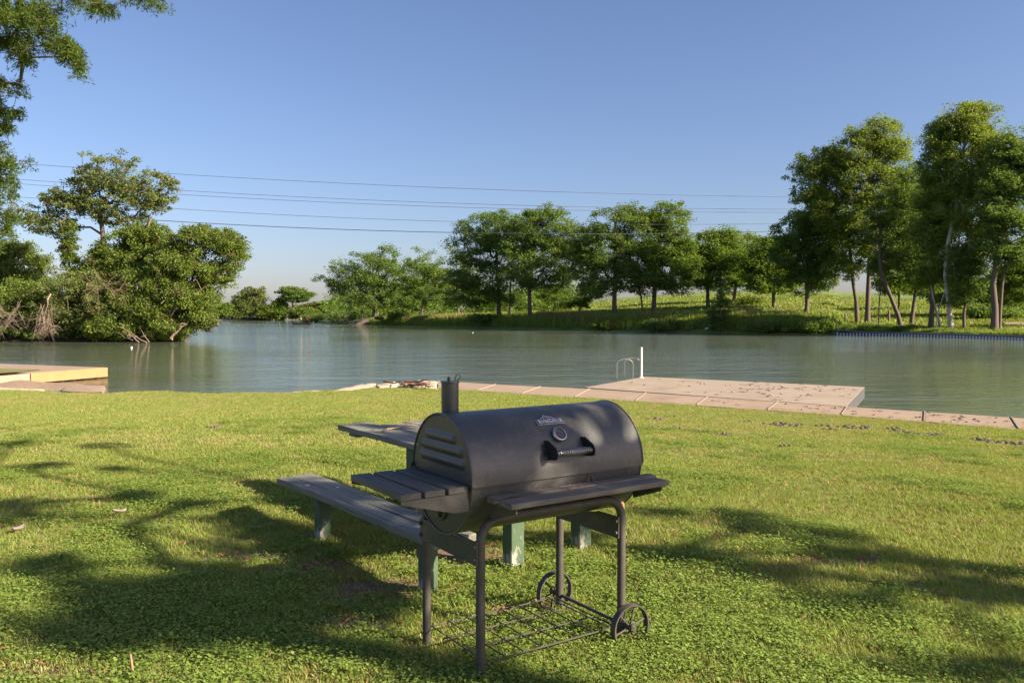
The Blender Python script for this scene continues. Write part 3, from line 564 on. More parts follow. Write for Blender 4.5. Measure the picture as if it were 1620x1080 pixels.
# sealant strips
mb = MB()
for n0, f0 in J_[1:-1]:
    c = (n0 + f0) / 2 - wk.location; dv = f0 - n0; mb.box((c.x, c.y, -.03 + .022), (.02, dv.length, .05), m=Matrix.Rotation(math.atan2(dv.y, dv.x) - PI / 2, 3, 'Z'))
mb.build('joint_strip', simple('pale_joint', (.27, .215, .16), .9), wk)
tag(wk, kind='structure')
Zd = -.372; dq = [P(924, 612.6, Zd), P(1020, 595.6, Zd), P(1368, 612, Zd), P(1339, 642.4, Zd)]
dk = thing('concrete_dock', 'wide pale concrete swimming dock jutting into the river beside the walkway', 'dock', tuple(dq[0]))
q = [p - dk.location for p in dq]; mb = MB(); mb.add([p for p in q] + [p - Vector((0, 0, .30)) for p in q], [(3, 2, 1, 0), (4, 5, 6, 7), (0, 1, 5, 4), (2, 3, 7, 6), (3, 0, 4, 7), (1, 2, 6, 5)])
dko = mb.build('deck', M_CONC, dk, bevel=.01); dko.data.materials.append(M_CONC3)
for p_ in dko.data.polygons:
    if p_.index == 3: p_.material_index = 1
for f_ in (.12, .5, .88):
    for g_ in (.3, .9):
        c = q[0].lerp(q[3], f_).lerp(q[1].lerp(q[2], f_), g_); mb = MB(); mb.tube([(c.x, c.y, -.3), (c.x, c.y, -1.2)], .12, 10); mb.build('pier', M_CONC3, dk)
# ladder + pole
lb = P(1000, 598.5, Zd); ldd = thing('dock_ladder', 'stainless pool ladder with two arched rails at the left corner of the dock', 'ladder', tuple(lb))
dn = (dq[1] - dq[0]).normalized(); df = (dq[2] - dq[1]).normalized(); out = Vector((-df.x, -df.y, 0))
def rail(base, nm):
    b = base - lb; hgt = .62; pts = []; o2 = Vector((-.50, -.12, 0))
    for i in range(13):
        t_ = PI * i / 12; pts.append(b + o2 * (.5 - .5 * math.cos(t_)) + Vector((0, 0, hgt - .16 + .16 * math.sin(t_))))
    pts = [b + Vector((0, 0, -.02))] + pts + [b + o2 + Vector((0, 0, -1.0))]
    MB().tube(pts, .019, 10).build(nm, M_CHROME, ldd)
r1_ = P(1001, 599.8, Zd); r2_ = P(1014, 596.6, Zd); r2_ = P(1012.5, 597, Zd)
rail(r1_, 'handrail'); rail(r2_, 'handrail')
for z_ in (-.35, -.6):
    c0 = r1_ + Vector((-.5, -.12, 0)) - lb; c1 = r2_ + Vector((-.5, -.12, 0)) - lb
    mb = MB(); mb.tube([c0 + Vector((0, 0, z_)), c1 + Vector((0, 0, z_))], .03, 8); mb.build('rung', M_CHROME, ldd)
pb = P(1014, 597.5, Zd); pz = PD(1013, 549, pb.y).z
pl = thing('white_pole', 'slim white pole standing at the dock corner beside the ladder', 'pole', tuple(pb))
MB().tube([(0, 0, 0), (0, 0, pz - pb.z)], [.05, .045], 12).build('shaft', simple('white_paint', (.5, .48, .44), .6), pl)
MB().lathe([(0, .03), (.05, .03), (.09, .0), (.09, -.01)], T((0, 0, .01))).build('foot', simple('white_foot', (.7, .6, .5), .6), pl)
# left dock
Zl = -.4; zz = lambda a_, b_: P(a_, b_, Zl)
ld = thing('ochre_dock', 'tan concrete boat dock with a sunlit ochre edge at the left side', 'dock', tuple(zz(166, 581)))
O = ld.location.copy()
top = [zz(166, 581), zz(45, 590), zz(-200, 604), zz(-200, 591), zz(0, 583.8), zz(64, 584.8), zz(0, 575.5), zz(-200, 569)]
def slab(poly, h, mat, nm, par, org):
    n_ = len(poly); pv = [p - org for p in poly]; mb = MB(); mb.add([p for p in pv] + [p - Vector((0, 0, h)) for p in pv], [tuple(range(n_)), tuple(range(2 * n_ - 1, n_ - 1, -1))] + [(i, n_ + i, n_ + (i + 1) % n_, (i + 1) % n_) for i in range(n_)]); return mb.build(nm, mat, par, bevel=.008)
slab([zz(-300, 572), zz(45, 590), zz(166, 581), zz(-300, 564)][::-1], .12, M_CONC2, 'deck', ld, O)
q0, q1 = zz(166, 581), zz(45, 590); dv = q0 - q1; c = (q0 + q1) / 2 - O; an = math.atan2(dv.y, dv.x)
MB().box((c.x + .05, c.y, -.175), (dv.length + .02, .12, .34), rz=an).build('edge_beam', M_ORANGE, ld, bevel=.01)
q2 = zz(-200, 611); dv = q2 - q1; c = (q2 + q1) / 2 - O
MB().box((c.x, c.y - .05, -.18), (dv.length, .2, .34), rz=math.atan2(dv.y, dv.x)).build('edge_beam', M_CONC, ld, bevel=.02)
for f_ in (.08, .3, .45, .6, .75, .93):
    p = q1.lerp(q0, f_) - O + Vector((-.12, 0, 0)); MB().tube([(p.x, p.y, -.3), (p.x, p.y, -1.1)], .1, 8).build('pile', M_ORANGE if f_ in (.08, .93) else M_DEAD, ld)
gp = [zz(-200, 586), zz(0, 591), zz(30, 589), zz(66, 585), zz(0, 583.5), zz(-200, 580)]
gpat = npmesh('grass_patch', [(p.x, p.y, Zl + .02) for p in gp], [(0, 1, 2), (0, 2, 3), (0, 3, 4), (0, 4, 5)], M_LAWN); tag(link('grass_patch', gpat), kind='structure')
# flat stones
def stone(name, label, poly, h, z, mat=M_ROCK, cat='rock', group=None, sub_=True):
    w_ = [P(a_, b_, z) for a_, b_ in poly]; c = sum(w_, Vector()) / len(w_); n_ = len(w_)
    ring = []
    for i in range(n_):
        for k in range(3): ring.append(w_[i].lerp(w_[(i + 1) % n_], k / 3) + Vector((R.uniform(-.05, .05), R.uniform(-.05, .05), 0)))
    n_ = len(ring); v_ = []
    for s_, dz in ((1.0, -h), (1.02, -h * .4), (.97, -.02), (.8, .0)):
        for p in ring: v_.append((c + (p - c) * s_ + Vector((0, 0, dz + (R.uniform(-.02, .02) if dz > -h else 0)))) - c)
    v_.append(Vector((0, 0, .01)))
    f_ = [(r_ * n_ + i, r_ * n_ + (i + 1) % n_, (r_ + 1) * n_ + (i + 1) % n_, (r_ + 1) * n_ + i) for r_ in range(3) for i in range(n_)] + [(3 * n_ + i, 3 * n_ + (i + 1) % n_, 4 * n_) for i in range(n_)]
    mb = MB(); mb.add(v_, f_); return tag(mb.build(name, mat, None, c, smooth=50), label, cat, group)
GR = 'limestone ledges along the lawn edge'
stone('limestone_ledge', 'low flat limestone ledge at the lawn edge, farthest left and half hidden by grass', [(445, 621), (525, 620.5), (522, 617), (470, 618.5)], .3, -.45, group=GR)
stone('limestone_ledge', 'long pale limestone ledge sloping up toward the driftwood', [(525, 619.5), (560, 616.5), (598, 611), (594, 605.5), (572, 607), (545, 612)], .35, -.38, group=GR)
stone('limestone_ledge', 'knobbly limestone block between the long ledge and the driftwood', [(598, 611), (634, 609), (632, 603.5), (612, 604.5), (596, 607)], .35, -.34, group=GR)
stone('limestone_ledge', 'flat limestone slab under the driftwood beside the walkway end', [(632, 610.5), (694, 614), (694, 602), (660, 600.5), (636, 603)], .35, -.36, group=GR)
stone('flat_stone', 'broken flat concrete slab lying at the waterline below the left dock', [(98, 616.5), (162, 618), (166, 609), (128, 608), (100, 611)], .12, -.72, M_CONC2, 'slab', 'slabs below the left dock')
stone('flat_stone', 'long pale slab lying on sand at the left edge of the lawn', [(-60, 611), (-60, 615), (60, 617.5), (70, 615)], .12, -.52, M_ROCK, 'slab', 'slabs below the left dock')
bare('driftwood', 'tangle of brown driftwood branches lying on the limestone slab', 'driftwood', P(665, 608, -.33), [(P(640 + R.uniform(-5, 20), R.uniform(604, 609), -.3), P(660 + R.uniform(0, 30), R.uniform(603, 611), -.28), .03, 3) for _ in range(14)] + [(P(607, 603, -.25), P(650, 606, -.24), .03, 1), (P(640, 603.5, -.28), P(682, 602, -.2), .05, 2)], .03, up=False, mat=barkmat('brown_driftwood', (.10, .05, .03), (.26, .16, .1)))

# ------------------------------------------------------------------ power lines
PLN = [(50, 260, 700, 297, 1258, 312, 'highest of the five power lines crossing the sky over the river'), (20, 283, 700, 321, 1258, 331, 'second power line from the top, upper of the close pair'), (20, 290, 700, 327, 1258, 336, 'third power line from the top, lower of the close pair'),
       (10, 310, 700, 350, 1225, 354, 'fourth power line from the top, thin and faint'), (240, 348, 700, 367.5, 1225, 366, 'lowest and thickest dark power line above the river')]
for i, (x0_, y0_, xm, ym_, x1_, y1_, lb_) in enumerate(PLN):
    cf = np.polyfit([x0_, xm, x1_], [y0_, ym_, y1_], 2); pts = []
    for px in range(-300, 1700, 25):
        d_ = 90 + max(0, px - 900) * .09 ; pts.append(PD(px, float(np.polyval(cf, px)), d_))
    o_ = pts[0].copy(); mb = MB(); mb.tube([p - o_ for p in pts], .036 if i == 4 else .020, 5)
    tag(mb.build('power_line', M_WIRE, None, o_), lb_, 'power line', 'power lines over the river')
#@@NEXT@@
# ------------------------------------------------------------------ picnic table and bench (local x runs along the boards)
tdir = Vector((.585, -.811, 0)).normalized(); tang = math.atan2(tdir.y, tdir.x)
tz0 = 0.0
tb = thing('picnic_table', 'weathered grey plank picnic table on green posts standing behind the grill', 'picnic table', (-1.53, 7.18, 0), tang)
def warp(o, amp, L):
    for v_ in o.data.vertices:
        t_ = v_.co.x / L; v_.co.z += amp * math.sin(t_ * 5 + v_.co.y * 2) + .004 * math.sin(v_.co.y * 30)
def plank(nm, par, x0, x1, y0, y1, z1, th, mat, n=14, amp=.006):
    mb = MB(); L = x1 - x0
    for i in range(n + 1):
        x = x0 + L * i / n; e = .004 * math.sin(i * 2.1 + y0 * 9); mb.v += [(x, y0 + e, z1 - th), (x, y1 + e, z1 - th), (x, y1 + e, z1), (x, y0 + e, z1)]
    for i in range(n):
        a, b = i * 4, i * 4 + 4
        for k in range(4): mb.f.append((a + k, b + k, b + (k + 1) % 4, a + (k + 1) % 4))
    mb.f += [(0, 1, 2, 3), (n * 4 + 3, n * 4 + 2, n * 4 + 1, n * 4)]
    # local origin at the plank so the grain differs
    o = mb.build(nm, mat, par, smooth=30, bevel=.005); warp(o, amp, L); return o
plank('table_board', tb, 0, 2.85, 0, .28, .63, .045, M_WOODX)
plank('table_board', tb, .26, 2.87, .29, .56, .632, .045, M_WOODX)
plank('table_board', tb, .16, 2.84, .575, .85, .630, .045, M_WOODX)
MB().box((.30, .42, .575), (.14, .84, .022)).build('batten', M_WOODX, tb, bevel=.003)
MB().box((2.55, .42, .565), (.09, .72, .04)).build('batten', M_POST, tb, bevel=.003)
MB().box((1.24, .42, .565), (.09, .72, .04)).build('batten', M_POST, tb, bevel=.003)
for x, y in ((1.24, .08), (1.24, .70), (2.56, .05), (2.50, .66)): MB().box((0, 0, .22), (.10, .10, .72)).build('post', M_POST, tb, (x, y, 0), bevel=.006)
for x, y in ((.5, .1), (.55, .2), (1.2, .12), (1.9, .7)): MB().lathe([(0, .010), (.016, .008), (.02, 0)], T((x, y, .632)), 10).build('bolt', M_RUST, tb)
bn = thing('bench', 'low weathered grey plank bench on green posts in the shade left of the grill', 'bench', (-1.78, 6.17, 0), math.atan2(-.785, .62))
sp_ = plank('seat_plank', bn, 0, 2.19, 0, .285, .362, .045, M_WOODX, amp=.008)
MB().box((1.09, .1475, .3635), (1.9, .006, .003)).build('crack', simple('dark_gap', (.03, .03, .028), .9), bn)
MB().box((.60, .14, .300), (.09, .22, .03)).build('batten', M_POST, bn, bevel=.003); MB().box((1.98, .14, .300), (.09, .22, .03)).build('batten', M_POST, bn, bevel=.003)
for x in (.60, 1.98): MB().box((0, 0, .12), (.085, .085, .34)).build('post', M_POST, bn, (x, .09, 0), bevel=.006)
for x, y in ((.42, .06), (.62, .2), (1.95, .09), (2.12, .2)): MB().lathe([(0, .008), (.016, .006), (.019, -.004)], T((x, y, .366)), 10).build('bolt', M_CHROME, bn)
# twigs on the table
M_TWIG = simple('tan_twig', (.30, .20, .12), .9)
for (px, py, ax, ay, lb) in ((612, 678, 660, 672, 'thin forked tan twig lying across the grey table boards'), (600, 683, 612, 681, 'short dark twig on the near table board')):
    a, b = P(px, py, .645), P(ax, ay, .645); mb = MB(); m_ = a.lerp(b, .5) + Vector((.02, .03, .01))
    mb.tube([Vector(), m_ - a, b - a], [.006, .005, .003], 6); mb.tube([(m_ - a), (m_ - a) + Vector((.10, .12, .005))], [.004, .002], 5); tag(mb.build('twig', M_TWIG, None, a), lb, 'twig')

# ------------------------------------------------------------------ grill   (local x = along barrel, y = to the back, z = up)
gr = thing('barrel_grill', 'black barrel charcoal grill with side shelves, a chimney and two spoked wheels', 'grill', (-.135, 3.483, 0), .588)
Lu, Lv, tr_ = .796, .493, .0205
def archpath(y, zr):
    r_ = .10; pts = [(0, y, 0), (0, y, .3), (0, y, .72 - r_)]
    for i in range(1, 9): a = PI / 2 * i / 8; pts.append((r_ - r_ * math.cos(a), y, .72 - r_ + r_ * math.sin(a)))
    for x in (.25, .4, .55): pts.append((x, y, .72))
    for i in range(0, 9): a = PI / 2 * i / 8; pts.append((Lu - r_ + r_ * math.sin(a), y, .72 - r_ + r_ * math.cos(a)))
    return pts + [(Lu, y, .3), (Lu, y, zr)]
for y in (0, Lv):
    MB().tube(archpath(y, .06), tr_, 16).build('leg_frame', M_RUST, gr)
# cradle plates with an arc cut for the barrel
R0, CV, CZ = .268, .243, .884
def side_plate(x):
    bot = .529; tp = .632; pl_ = [(-.012, bot), (Lv + .012, bot), (Lv + .012, tp)]
    for i in range(13):
        y = CV + .105 - .21 * i / 12; pl_.append((y, min(tp, CZ - math.sqrt((R0 + .003) ** 2 - (y - CV) ** 2) + .0)))
    pl_.append((-.012, tp))
    M = Matrix(((0, 0, 1, x), (1, 0, 0, 0), (0, 1, 0, 0), (0, 0, 0, 1)))
    o = MB().prism(pl_, .006, M).build('side_plate', M_STEEL, gr)
    for yy in (.0, Lv):
        for z_ in (.555, .61): MB().lathe([(0, .012), (.009, .010), (.010, 0)], Matrix.Translation((x - .001, yy, z_)) @ Matrix.Rotation(-PI / 2, 4, 'Y'), 8).build('bolt', M_RUST, o)
side_plate(-.027); side_plate(Lu - .03)
U0, U1 = -.055, .901
def arc(R_, a0, a1, n=40): return [(CV - R_ * math.cos(a0 + (a1 - a0) * i / n), CZ + R_ * math.sin(a0 + (a1 - a0) * i / n)) for i in range(n + 1)]
def shell(nm, R_, th, a0, a1, x0, x1, mat, par):
    o_ = arc(R_, a0, a1); i_ = arc(R_ - th, a0, a1)[::-1]; poly = o_ + i_; n_ = len(o_)
    vv = [(x0, y, z) for y, z in poly] + [(x1, y, z) for y, z in poly]; m_ = len(poly)
    ff = [(i, (i + 1) % m_, m_ + (i + 1) % m_, m_ + i) for i in range(m_)]
    ff += [(i, m_ - 1 - i, m_ - 2 - i, i + 1) for i in range(n_ - 1)] + [(m_ + i, m_ + i + 1, 2 * m_ - 2 - i, 2 * m_ - 1 - i) for i in range(n_ - 1)]
    mb = MB(); mb.add(vv, [f[::-1] for f in ff]); return mb.build(nm, mat, par, smooth=40)
S0 = rad(-6)
bowl = shell('bowl', R0 - .004, .004, rad(-175), rad(-3), U0 + .004, U1 - .004, M_STEEL, gr)
lidE = shell('lid', R0 + .005, .006, rad(-2), rad(181), U0 - .003, U1 + .003, M_STEEL, gr)
def endcap(nm, R_, a0, a1, x, sgn, par, ribs):
    """pressed end panel as a grid with raised ribs"""
    mb = MB(); ny, nz = 60, 44; idx = {}
    def height(y, z):
        h = 0
        for (zc_, y0, y1) in ribs:
            dy = max(y0 - y, 0, y - y1); d_ = math.hypot(dy, z - zc_); h = max(h, .009 * max(0, 1 - (d_ / .019) ** 2) ** .7)
        return h
    prof = arc(R_, a0, a1, 48)
    zb_ = min(p[1] for p in prof); zt_ = max(p[1] for p in prof)
    for j in range(nz + 1):
        z = zb_ + (zt_ - zb_) * j / nz; dz = min(abs(z - CZ), R_); w_ = math.sqrt(R_ * R_ - dz * dz)
        for i in range(ny + 1):
            y = CV - w_ + 2 * w_ * i / ny; mb.v.append((x + sgn * height(y, z), y, z))
    for j in range(nz):
        for i in range(ny):
            a = j * (ny + 1) + i; q_ = (a, a + 1, a + ny + 2, a + ny + 1); mb.f.append(q_ if sgn > 0 else q_[::-1])
    return mb.build(nm, M_STEEL, par, smooth=50)
ribs = [(.955, .05, .42), (1.005, .07, .40), (1.055, .13, .37)]
endcap('lid_end', R0 - .002, 0, PI, U0 - .001, -1, lidE, ribs); endcap('lid_end', R0 - .002, 0, PI, U1 + .001, 1, lidE, ribs)
endcap('bowl_end', R0 - .009, -PI, 0, U0 + .006, -1, bowl, []); endcap('bowl_end', R0 - .009, -PI, 0, U1 - .006, 1, bowl, [])
# rim beads round lid and bowl ends
for par_, R_, a0, a1, xx in ((lidE, R0 + .005, 0, PI, U0 - .002), (lidE, R0 + .005, 0, PI, U1 + .002), (bowl, R0 - .005, -PI, 0, U0 + .004), (bowl, R0 - .005, -PI, 0, U1 - .004)):
    MB().tube([(xx, y, z) for y, z in arc(R_, a0, a1, 36)], .005, 6).build('rim', M_STEEL, par_)
MB().box((.423, CV - R0 - .0025, CZ - .012), (.95, .007, .006)).build('lid_lip', M_STEEL, lidE)
# hinge at the back left, small latch
MB().tube([(U0 - .012, CV + R0 - .01, CZ - .03), (U0 - .012, CV + R0 + .006, CZ), (U0 - .012, CV + R0 - .008, CZ + .02)], .006, 6).build('hinge', M_RUST, lidE)
MB().tube([(U0 - .012, .455, .995), (U0 - .012, .435, .99)], .004, 6).build('latch_pin', M_CHROME, lidE)
# air vent on the left bowl end
vc = Vector((U0 - .002, .262, .735)); MV = Matrix.Translation(vc) @ Matrix.Rotation(-PI / 2, 4, 'Y')
vent = MB().lathe([(0, .003), (.058, .003), (.060, 0), (.060, -.004)], MV, 28).build('air_vent', M_STEEL, gr)
mb = MB()
for k in range(3):
    a = PI / 2 + k * 2 * PI / 3; w_ = .5; pts = [(r_ * math.cos(a + s_), r_ * math.sin(a + s_)) for r_, s_ in ((.016, -w_), (.046, -w_), (.05, 0), (.046, w_), (.016, w_))]; mb.prism(pts, .0015, MV @ Matrix.Translation((0, 0, .0032)))
mb.build('vent_hole', simple('hole_shade_black', (.004, .004, .004), .9), vent)  # flat black plates: the dark inside of the openings is put into the colour
mb = MB(); mb.prism([(-.012, -.04), (.012, -.04), (.007, 0), (.012, .02), (-.012, .02), (-.007, 0)], .003, MV @ Matrix.Translation((0, 0, .006)))
mb.build('vent_handle', simple('rusty_iron', (.16, .075, .04), .8), vent)
# chimney
cx_, cy_ = .05, .35
ch = MB().lathe([(.040, 1.10), (.0405, 1.285), (.037, 1.285), (.037, 1.2)], T((cx_, cy_, 0)), 28).build('chimney', M_STEEL, gr)
MB().lathe([(.056, 1.118), (.056, 1.124), (.041, 1.13)], T((cx_, cy_, 0)), 28).build('chimney_collar', M_STEEL, ch)
MB().lathe([(0, 1.291), (.044, 1.291), (.045, 1.286), (.044, 1.284), (0, 1.284)], T((cx_, cy_, 0)), 28).build('damper_cap', M_STEEL, ch)
MB().lathe([(0, .022), (.006, .020), (.008, .01), (.006, 0)], T((cx_ - .012, cy_ - .01, 1.291)), 12).build('damper_knob', M_BLACK, ch)
pts = [(cx_ + .02, cy_ - .01, 1.289)] + [(cx_ + .030 + .013 * math.cos(a) + .006, cy_ - .01, 1.308 + .012 * math.sin(a)) for a in np.linspace(PI * 1.0, -PI * .55, 12)] + [(cx_ + .034, cy_ - .01, 1.289)]
MB().tube(pts, .0025, 6).build('damper_wire', M_RUST, ch)
# front shelf
def slat(nm, par, c, d, mat): return MB().box((0, 0, 0), d).build(nm, mat, par, c, bevel=.003)
fs_ = .826
slat('shelf_slat', gr, (.478, -.054, fs_ - .0115), (.925, .062, .023), M_SLATX); slat('shelf_slat', gr, (.462, -.162, fs_ - .0115), (.885, .100, .023), M_SLATX)
def bracket(x, y0, y1, z1, hh, nm='shelf_bracket'):
    M = Matrix(((0, 0, 1, x), (1, 0, 0, 0), (0, 1, 0, 0), (0, 0, 0, 1)))
    o = MB().prism([(y0, z1), (y0, z1 - .012), (y1, z1 - hh), (y1, z1)], .004, M).build(nm, M_STEEL, gr)
    MB().box((x + .012, (y0 + y1) / 2, z1 - .002), (.024, abs(y1 - y0), .003)).build('flange', M_STEEL, o)
    MB().tube([(x + .006, y0 + .004, z1 - .016), (x + .006, y1, z1 - hh)], .005, 6).build('flange', M_STEEL, o)
bracket(.045, -.205, -.008, fs_ - .024, .085); bracket(.86, -.205, -.008, fs_ - .024, .085)
# left side shelf
for x in (-.330, -.2195, -.109): slat('side_slat', gr, (x, .252, .875 - .013), (.094, .51, .026), M_SLATY)
def sbracket(y):
    M = Matrix(((1, 0, 0, 0), (0, 0, 1, y), (0, 1, 0, 0), (0, 0, 0, 1)))
    z1 = .848; o = MB().prism([(-.374, z1), (-.374, z1 - .014), (-.125, z1 - .080), (-.058, z1 - .080), (-.058, z1 + .012), (-.075, z1 + .012), (-.085, z1)], .004, M).build('side_bracket', M_STEEL, gr)
    MB().box((-.21, y + .014, z1 - .002), (.32, .024, .003)).build('flange', M_STEEL, o)
sbracket(-.002); sbracket(.500)
# bottom wire rack
mb = MB()
for i, y in enumerate((.0, .165, .33, .495)): mb.tube([(.0, y, .10), (.765, y, .10)], .0038, 7)
for x in [.02 + .1 * i for i in range(8)]: mb.tube([(x, -.002, .107), (x, .498, .107)], .0032, 7)
mb.tube([(.762, .0, .10), (.762, .495, .10)], .004, 7)
mb.build('wire_rack', M_RUST, gr)
# axle and wheels
ax = MB().tube([(Lu, -.085, .108), (Lu, .575, .108)], .009, 10).build('axle', M_RUST, gr)
for y, yo in ((-.055, -1), (.548, 1)):
    MW = Matrix.Translation((Lu + .008, y, .108)) @ Matrix.Rotation(PI / 2, 4, 'X')
    wo = MB().lathe([(.101, -.016), (.109, -.017), (.110, 0), (.109, .017), (.101, .016), (.101, -.016)], MW, 44).build('wheel', M_RUST, gr)
    MB().lathe([(0, .03), (.012, .03), (.017, .024), (.017, -.024), (.012, -.03), (0, -.03)], MW, 16).build('hub', M_RUST, wo)
    for k in range(6):
        a = k * PI / 3 + .26; mb = MB(); mb.tube([MW @ Vector((.014 * math.cos(a), .014 * math.sin(a), 0)), MW @ Vector((.103 * math.cos(a), .103 * math.sin(a), 0))], .0048, 8); mb.build('spoke', M_RUST, wo)
# things on the lid: frame at (u, phi): tangent plane on the lid
def lidframe(u, phi, lift=0):
    Rl = R0 + .005 + lift; n_ = Vector((0, -math.cos(phi), math.sin(phi))); up = Vector((0, math.sin(phi), math.cos(phi))); x_ = Vector((1, 0, 0))
    p = Vector((u, CV - Rl * math.cos(phi), CZ + Rl * math.sin(phi)))
    return Matrix(((x_.x, up.x, n_.x, p.x), (x_.y, up.y, n_.y, p.y), (x_.z, up.z, n_.z, p.z), (0, 0, 0, 1)))
BD = lidframe(.424, rad(53), .001)
bw, bh = .150, .034
badge = MB().prism([(-bw / 2, -bh / 2), (bw / 2, -bh / 2), (bw / 2, bh / 2), (-bw / 2, bh / 2)], .004, BD).build('badge', M_PEWTER, gr, bevel=.001)
MB().prism([(-bw / 2 + .004, -bh / 2 + .004), (bw / 2 - .004, -bh / 2 + .004), (bw / 2 - .004, bh / 2 - .004), (-bw / 2 + .004, bh / 2 - .004)], .0008, BD @ Matrix.Translation((0, 0, .004))).build('badge_field', simple('dark_enamel', (.03, .028, .03), .4), badge)
mt_pts = [(-.045, .006), (-.036, .015), (-.030, .013), (-.016, .032), (-.006, .021), (0, .024), (.008, .016), (.016, .020), (.028, .008), (.036, .006)]
mbm = MB(); mbm.tube([BD @ Vector((x, bh / 2 + y - .005, .003)) for x, y in mt_pts], .0019, 6); mbm.tube([BD @ Vector((x, bh / 2 + y, .003)) for x, y in ((-.030, .001), (-.018, .014), (-.012, .006), (-.004, .012), (.006, .002))], .0016, 6)
mbm.build('mountain_outline', simple('bright_pewter', (.62, .61, .58), .4, .6), badge)
def textmesh(txt, size, ext):
    cu = bpy.data.curves.new('lettering', 'FONT'); cu.body = txt; cu.size = size; cu.extrude = ext; cu.align_x = 'CENTER'; cu.align_y = 'CENTER'; cu.offset = .0008
    o = bpy.data.objects.new('lettering_source', cu); COL.objects.link(o); bpy.context.view_layer.update()
    me = bpy.data.meshes.new_from_object(o.evaluated_get(bpy.context.evaluated_depsgraph_get())); COL.objects.unlink(o); bpy.data.objects.remove(o); return me
M_LET = simple('pale_lettering', (.72, .71, .68), .45)
chars = [('R', .034)] + [(c_, .027) for c_ in 'IVER'] + [('G', .034)] + [(c_, .027) for c_ in 'RILLE']
wd = {'R': .72, 'I': .34, 'V': .70, 'E': .66, 'G': .80, 'L': .60}
tot_ = sum(wd[c] * s for c, s in chars); sx = (bw - .016) / tot_; x = -(bw - .016) / 2; verts = []; faces = []
for c, s in chars:
    w_ = wd[c] * s * sx; me_ = textmesh(c, s, .0006); M = BD @ Matrix.Translation((x + w_ / 2, -.0005 if s < .03 else .001, .0056)) @ Matrix.Scale(.95 * sx if sx < 1.3 else 1.2, 4, (1, 0, 0))
    b = len(verts); verts += [M @ v_.co for v_ in me_.vertices]; faces += [tuple(i + b for i in p.vertices) for p in me_.polygons]; x += w_
mb = MB(); mb.v = [tuple(v_) for v_ in verts]; mb.f = faces; mb.build('lettering', M_LET, badge, smooth=None)
# thermometer
GD = lidframe(.432, rad(36.5))
ga = MB().lathe([(.030, -.004), (.036, .004), (.037, .014), (.034, .019), (.029, .020), (.027, .015), (.0265, .012)], GD, 36).build('thermometer', M_CHROME, gr)
MB().lathe([(0, .012), (.0268, .012)], GD, 36).build('dial', simple('dark_dial', (.05, .055, .05), .25), ga)
mb = MB()
for k in range(11): a = rad(225 - 27 * k); mb.prism([(.0185 * math.cos(a - .03), .0185 * math.sin(a - .03)), (.0235 * math.cos(a - .03), .0235 * math.sin(a - .03)), (.0235 * math.cos(a + .03), .0235 * math.sin(a + .03)), (.0185 * math.cos(a + .03), .0185 * math.sin(a + .03))], .0004, GD @ Matrix.Translation((0, 0, .0124)))
mb.build('dial_marks', M_LET, ga)
MB().prism([(-.002, -.004), (.002, -.004), (.0006, .017), (-.0006, .017)], .0008, GD @ Matrix.Translation((0, 0, .0128)) @ Matrix.Rotation(.25, 4, 'Z')).build('needle', simple('red_needle', (.5, .05, .03), .4), ga)
# handle: two brackets and a coil spring grip
pa = rad(23); HD = lidframe(.45, pa)
for x in (-.105, .105):
    M = Matrix(((0, 0, 1, .45 + x - .002), (1, 0, 0, 0), (0, 1, 0, 0), (0, 0, 0, 1)))
    A_ = lambda ph, l_: (CV - (R0 + .005 + l_) * math.cos(rad(ph)), CZ + (R0 + .005 + l_) * math.sin(rad(ph)))
    poly = [A_(33, -.001), A_(13.5, -.001), A_(12.5, .055), A_(13.5, .072), A_(17, .079), A_(21, .074), A_(30, .03)]
    br_ = MB().prism(poly, .004, M).build('handle_bracket', M_BLACK, gr, bevel=.001)
    MB().box((.45 + x + (.012 if x > 0 else -.012), *[(A_(17, .003)[0] + A_(30, .003)[0]) / 2 - .0, (A_(17, .003)[1] + A_(30, .003)[1]) / 2]), (.022, .004, .055), m=Matrix.Rotation(-rad(23), 3, 'X')).build('foot_plate', M_BLACK, br_)
hy, hz = A_(17.5, .060)
pts = []; NT_ = 17; 
for i in range(NT_ * 14 + 1):
    t_ = i / (NT_ * 14); a = 2 * PI * NT_ * t_; rr_ = .0095 + .0095 * math.sin(PI * t_) ** 1.2; pts.append((.45 - .099 + .198 * t_, hy + rr_ * math.cos(a), hz + rr_ * math.sin(a)))
MB().tube(pts, .0024, 7).build('spring_grip', simple('bright_spring_steel', (.5, .49, .47), .35, 1), gr)
MB().tube([(.45 - .106, hy, hz), (.45 + .106, hy, hz)], .0045, 10).build('handle_rod', M_RUST, gr)
# small bits: leaf crumbs and twigs on the shelves
mb = MB()
for _ in range(46):
    u, v_ = R.uniform(.04, .9), R.uniform(-.10, -.03) if R.random() < .8 else R.uniform(-.2, -.11); a = R.uniform(0, PI); l_ = R.uniform(.004, .016)
    mb.tube([(u, v_, fs_ + .003), (u + l_ * math.cos(a), v_ + l_ * math.sin(a), fs_ + .004 + R.uniform(0, .006))], [.0018, .0008], 5)
for (u, v_, du, dv_, dz) in ((.56, -.035, .03, .01, .05), (.60, -.03, -.012, .008, .035), (.80, -.05, .012, .015, .03)): mb.tube([(u, v_, fs_ + .002), (u + du * .5, v_ + dv_, fs_ + dz * .6), (u + du, v_ + dv_, fs_ + dz)], [.0022, .002, .001], 5)
tag(mb.build('dry_leaf_crumbs', simple('rusty_needles', (.25, .13, .06), .9), None, gr.location, .588), 'scattered dry needle crumbs on the front shelf slats of the grill', 'leaf litter', kind='stuff')
